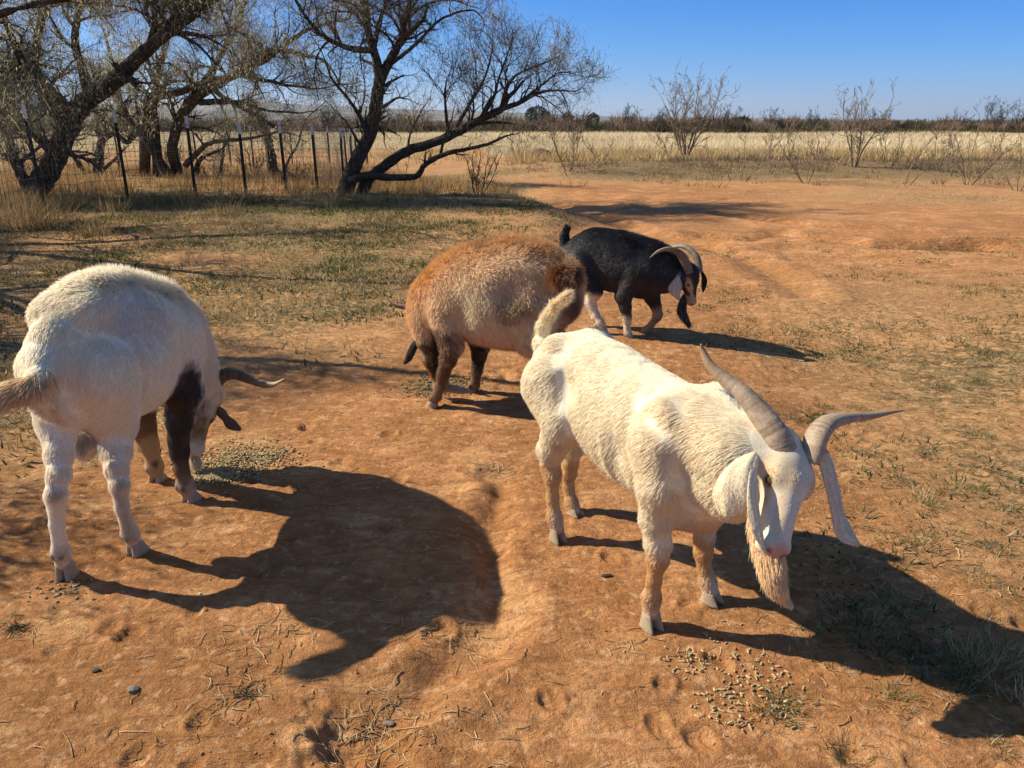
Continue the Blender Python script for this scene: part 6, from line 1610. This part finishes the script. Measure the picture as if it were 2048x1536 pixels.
def pellets():
    """pressed feed pellets; the ones that show singly are things, the packed heaps are one mass"""
    t = NT('feed_pellet'); pos = t.new('ShaderNodeNewGeometry').outputs['Position']; n = t.noise(170, 3, 0.6, pos); n2 = t.noise(30, 2, 0.6, pos)
    c = t.mix(n, (0.34, 0.25, 0.12), (0.60, 0.47, 0.26)); c = t.mix(t.ramp(n2, [(0.45, 0.0), (0.65, 0.6)]), c, (0.38, 0.30, 0.15)); oi = t.new('ShaderNodeObjectInfo').outputs['Random']; c = t.mix(1.0, c, t.ramp(oi, [(0.0, 0.55), (0.5, 0.95), (1.0, 1.2)]), 'MULTIPLY'); t.principled(c, 0.85, t.bump(n, 0.6, 0.001), 0.15); mt = t.m
    R0, L0, K = 0.0030, 0.0075, 8
    base = []
    for x in (-1, -0.82, 0.82, 1):
        rr = R0 * (0.78 if abs(x) == 1 else 1)
        for j in range(K): a = 2 * math.pi * j / K; base.append((x * L0, rr * math.cos(a), rr * math.sin(a)))
    BV = np.array(base); BF = [(i * K + j, i * K + (j + 1) % K, (i + 1) * K + (j + 1) % K, (i + 1) * K + j) for i in range(3) for j in range(K)]
    caps = [tuple(range(K))[::-1], tuple(range(3 * K, 4 * K))]
    me = mesh_np('feed_pellet', BV, BF + caps, mt)
    me.polygons.foreach_set('use_smooth', np.array([True] * len(BF) + [False] * 2))
    g = np.random.default_rng(77)
    front = [((1380, 1310), 26, 0.035), ((1395, 1335), 22, 0.035), ((1470, 1345), 30, 0.06), ((1545, 1355), 26, 0.045), ((1420, 1400), 26, 0.045), ((1480, 1390), 20, 0.05), ((1560, 1420), 26, 0.035), ((1460, 1445), 18, 0.035), ((1420, 1270), 8, 0.02), ((1500, 1300), 14, 0.12), ((1480, 1380), 24, 0.13)]
    left = [((120, 1180), 60, 0.05), ((310, 1175), 26, 0.016), ((60, 1215), 12, 0.08), ((40, 1200), 10, 0.06), ((200, 1150), 8, 0.05)]
    src = bpy.data.objects.new('feed_pellet', me); first = True; cnt = 0
    for grp, lab, lst in (('feed pellets scattered before the cream goat', 'tan feed pellet in the loose scatter before the front hooves of the cream goat', front), ('feed pellets by the hind hooves of the white goat', 'feed pellet in the scatter around the hind hooves of the white goat', left)):
        for p, n, s in lst:
            c = gpt(*p)
            for _ in range(n):
                if cnt >= 300: break
                x, y = g.normal(c[0], s), g.normal(c[1], s * 0.75)
                o = src if first else src.copy()
                first = False; cnt += 1
                sc = g.uniform(0.65, 1.1); o.scale = (sc * g.uniform(0.35, 1.35), sc, sc * g.uniform(0.8, 1.0))
                pile = g.uniform(0, 0.004) if s < 0.04 else 0
                o.location = (x, y, hg(x, y) + 0.0028 + pile); o.rotation_euler = (g.uniform(0, 6), g.normal(0, 0.12 + (0.3 if s < 0.04 else 0)), g.uniform(0, 6.28))
                COL.objects.link(o); props(o, lab, 'feed pellet', grp)
    # packed heaps
    for heaps in ([((470, 925), 900, 0.10, 0.10, 0.016), ((430, 950), 500, 0.055, 0.045, 0.010), ((520, 915), 300, 0.10, 0.07, 0.006)], [((860, 772), 500, 0.08, 0.10, 0.010), ((905, 770), 500, 0.09, 0.09, 0.010)]):
        V = []; F = []; n0 = 0; allF = np.array(BF)
        capF = []
        for p, n, sx, sy, hz in heaps:
            c = gpt(*p)
            x = g.normal(c[0], sx, n); y = g.normal(c[1], sy, n); q = ((x - c[0]) / sx) ** 2 + ((y - c[1]) / sy) ** 2
            z = hgt(x, y) + 0.003 + hz * np.exp(-q / 1.5) * g.uniform(0.2, 1, n)
            az = g.uniform(0, 6.28, n); ti = g.normal(0, 0.3, n); sl = g.uniform(0.5, 1.1, n)
            B = BV[None] * np.stack([sl, np.ones(n), np.ones(n)], 1)[:, None]
            X = B[..., 0] * np.cos(ti)[:, None] - B[..., 2] * np.sin(ti)[:, None]; Z = B[..., 0] * np.sin(ti)[:, None] + B[..., 2] * np.cos(ti)[:, None]
            P = np.stack([X * np.cos(az)[:, None] - B[..., 1] * np.sin(az)[:, None] + x[:, None], X * np.sin(az)[:, None] + B[..., 1] * np.cos(az)[:, None] + y[:, None], Z + z[:, None]], -1)
            V.append(P.reshape(-1, 3)); F.append((np.arange(n)[:, None, None] * (4 * K) + n0 + allF[None]).reshape(-1, 4)); n0 += n * 4 * K
        me2 = mesh_np('feed_heap', np.vstack(V), np.vstack(F), mt); props(obj('feed_heap', me2), kind='stuff')
pellets()
# ------------------------------------------------------------------ the air between here and the hills
def haze():
    m = bpy.data.materials.new('thin_haze'); m.use_nodes = True
    n = m.node_tree.nodes; l = m.node_tree.links; n.clear()
    out = n.new('ShaderNodeOutputMaterial'); v = n.new('ShaderNodeVolumePrincipled')
    v.inputs['Color'].default_value = (0.80, 0.88, 1.0, 1); v.inputs['Density'].default_value = 0.00008; v.inputs['Anisotropy'].default_value = 0.3
    l.new(v.outputs[0], out.inputs['Volume'])
    X, Y0, Y1, Z0, Z1 = 16000, -400, 15000, -6.0, 330.0
    V = [(-X, Y0, Z0), (X, Y0, Z0), (X, Y1, Z0), (-X, Y1, Z0), (-X, Y0, Z1), (X, Y0, Z1), (X, Y1, Z1), (-X, Y1, Z1)]
    F = [(0, 3, 2, 1), (4, 5, 6, 7), (0, 1, 5, 4), (1, 2, 6, 5), (2, 3, 7, 6), (3, 0, 4, 7)]
    props(obj('haze', mesh_np('haze', V, F, m)), kind='stuff')
haze()
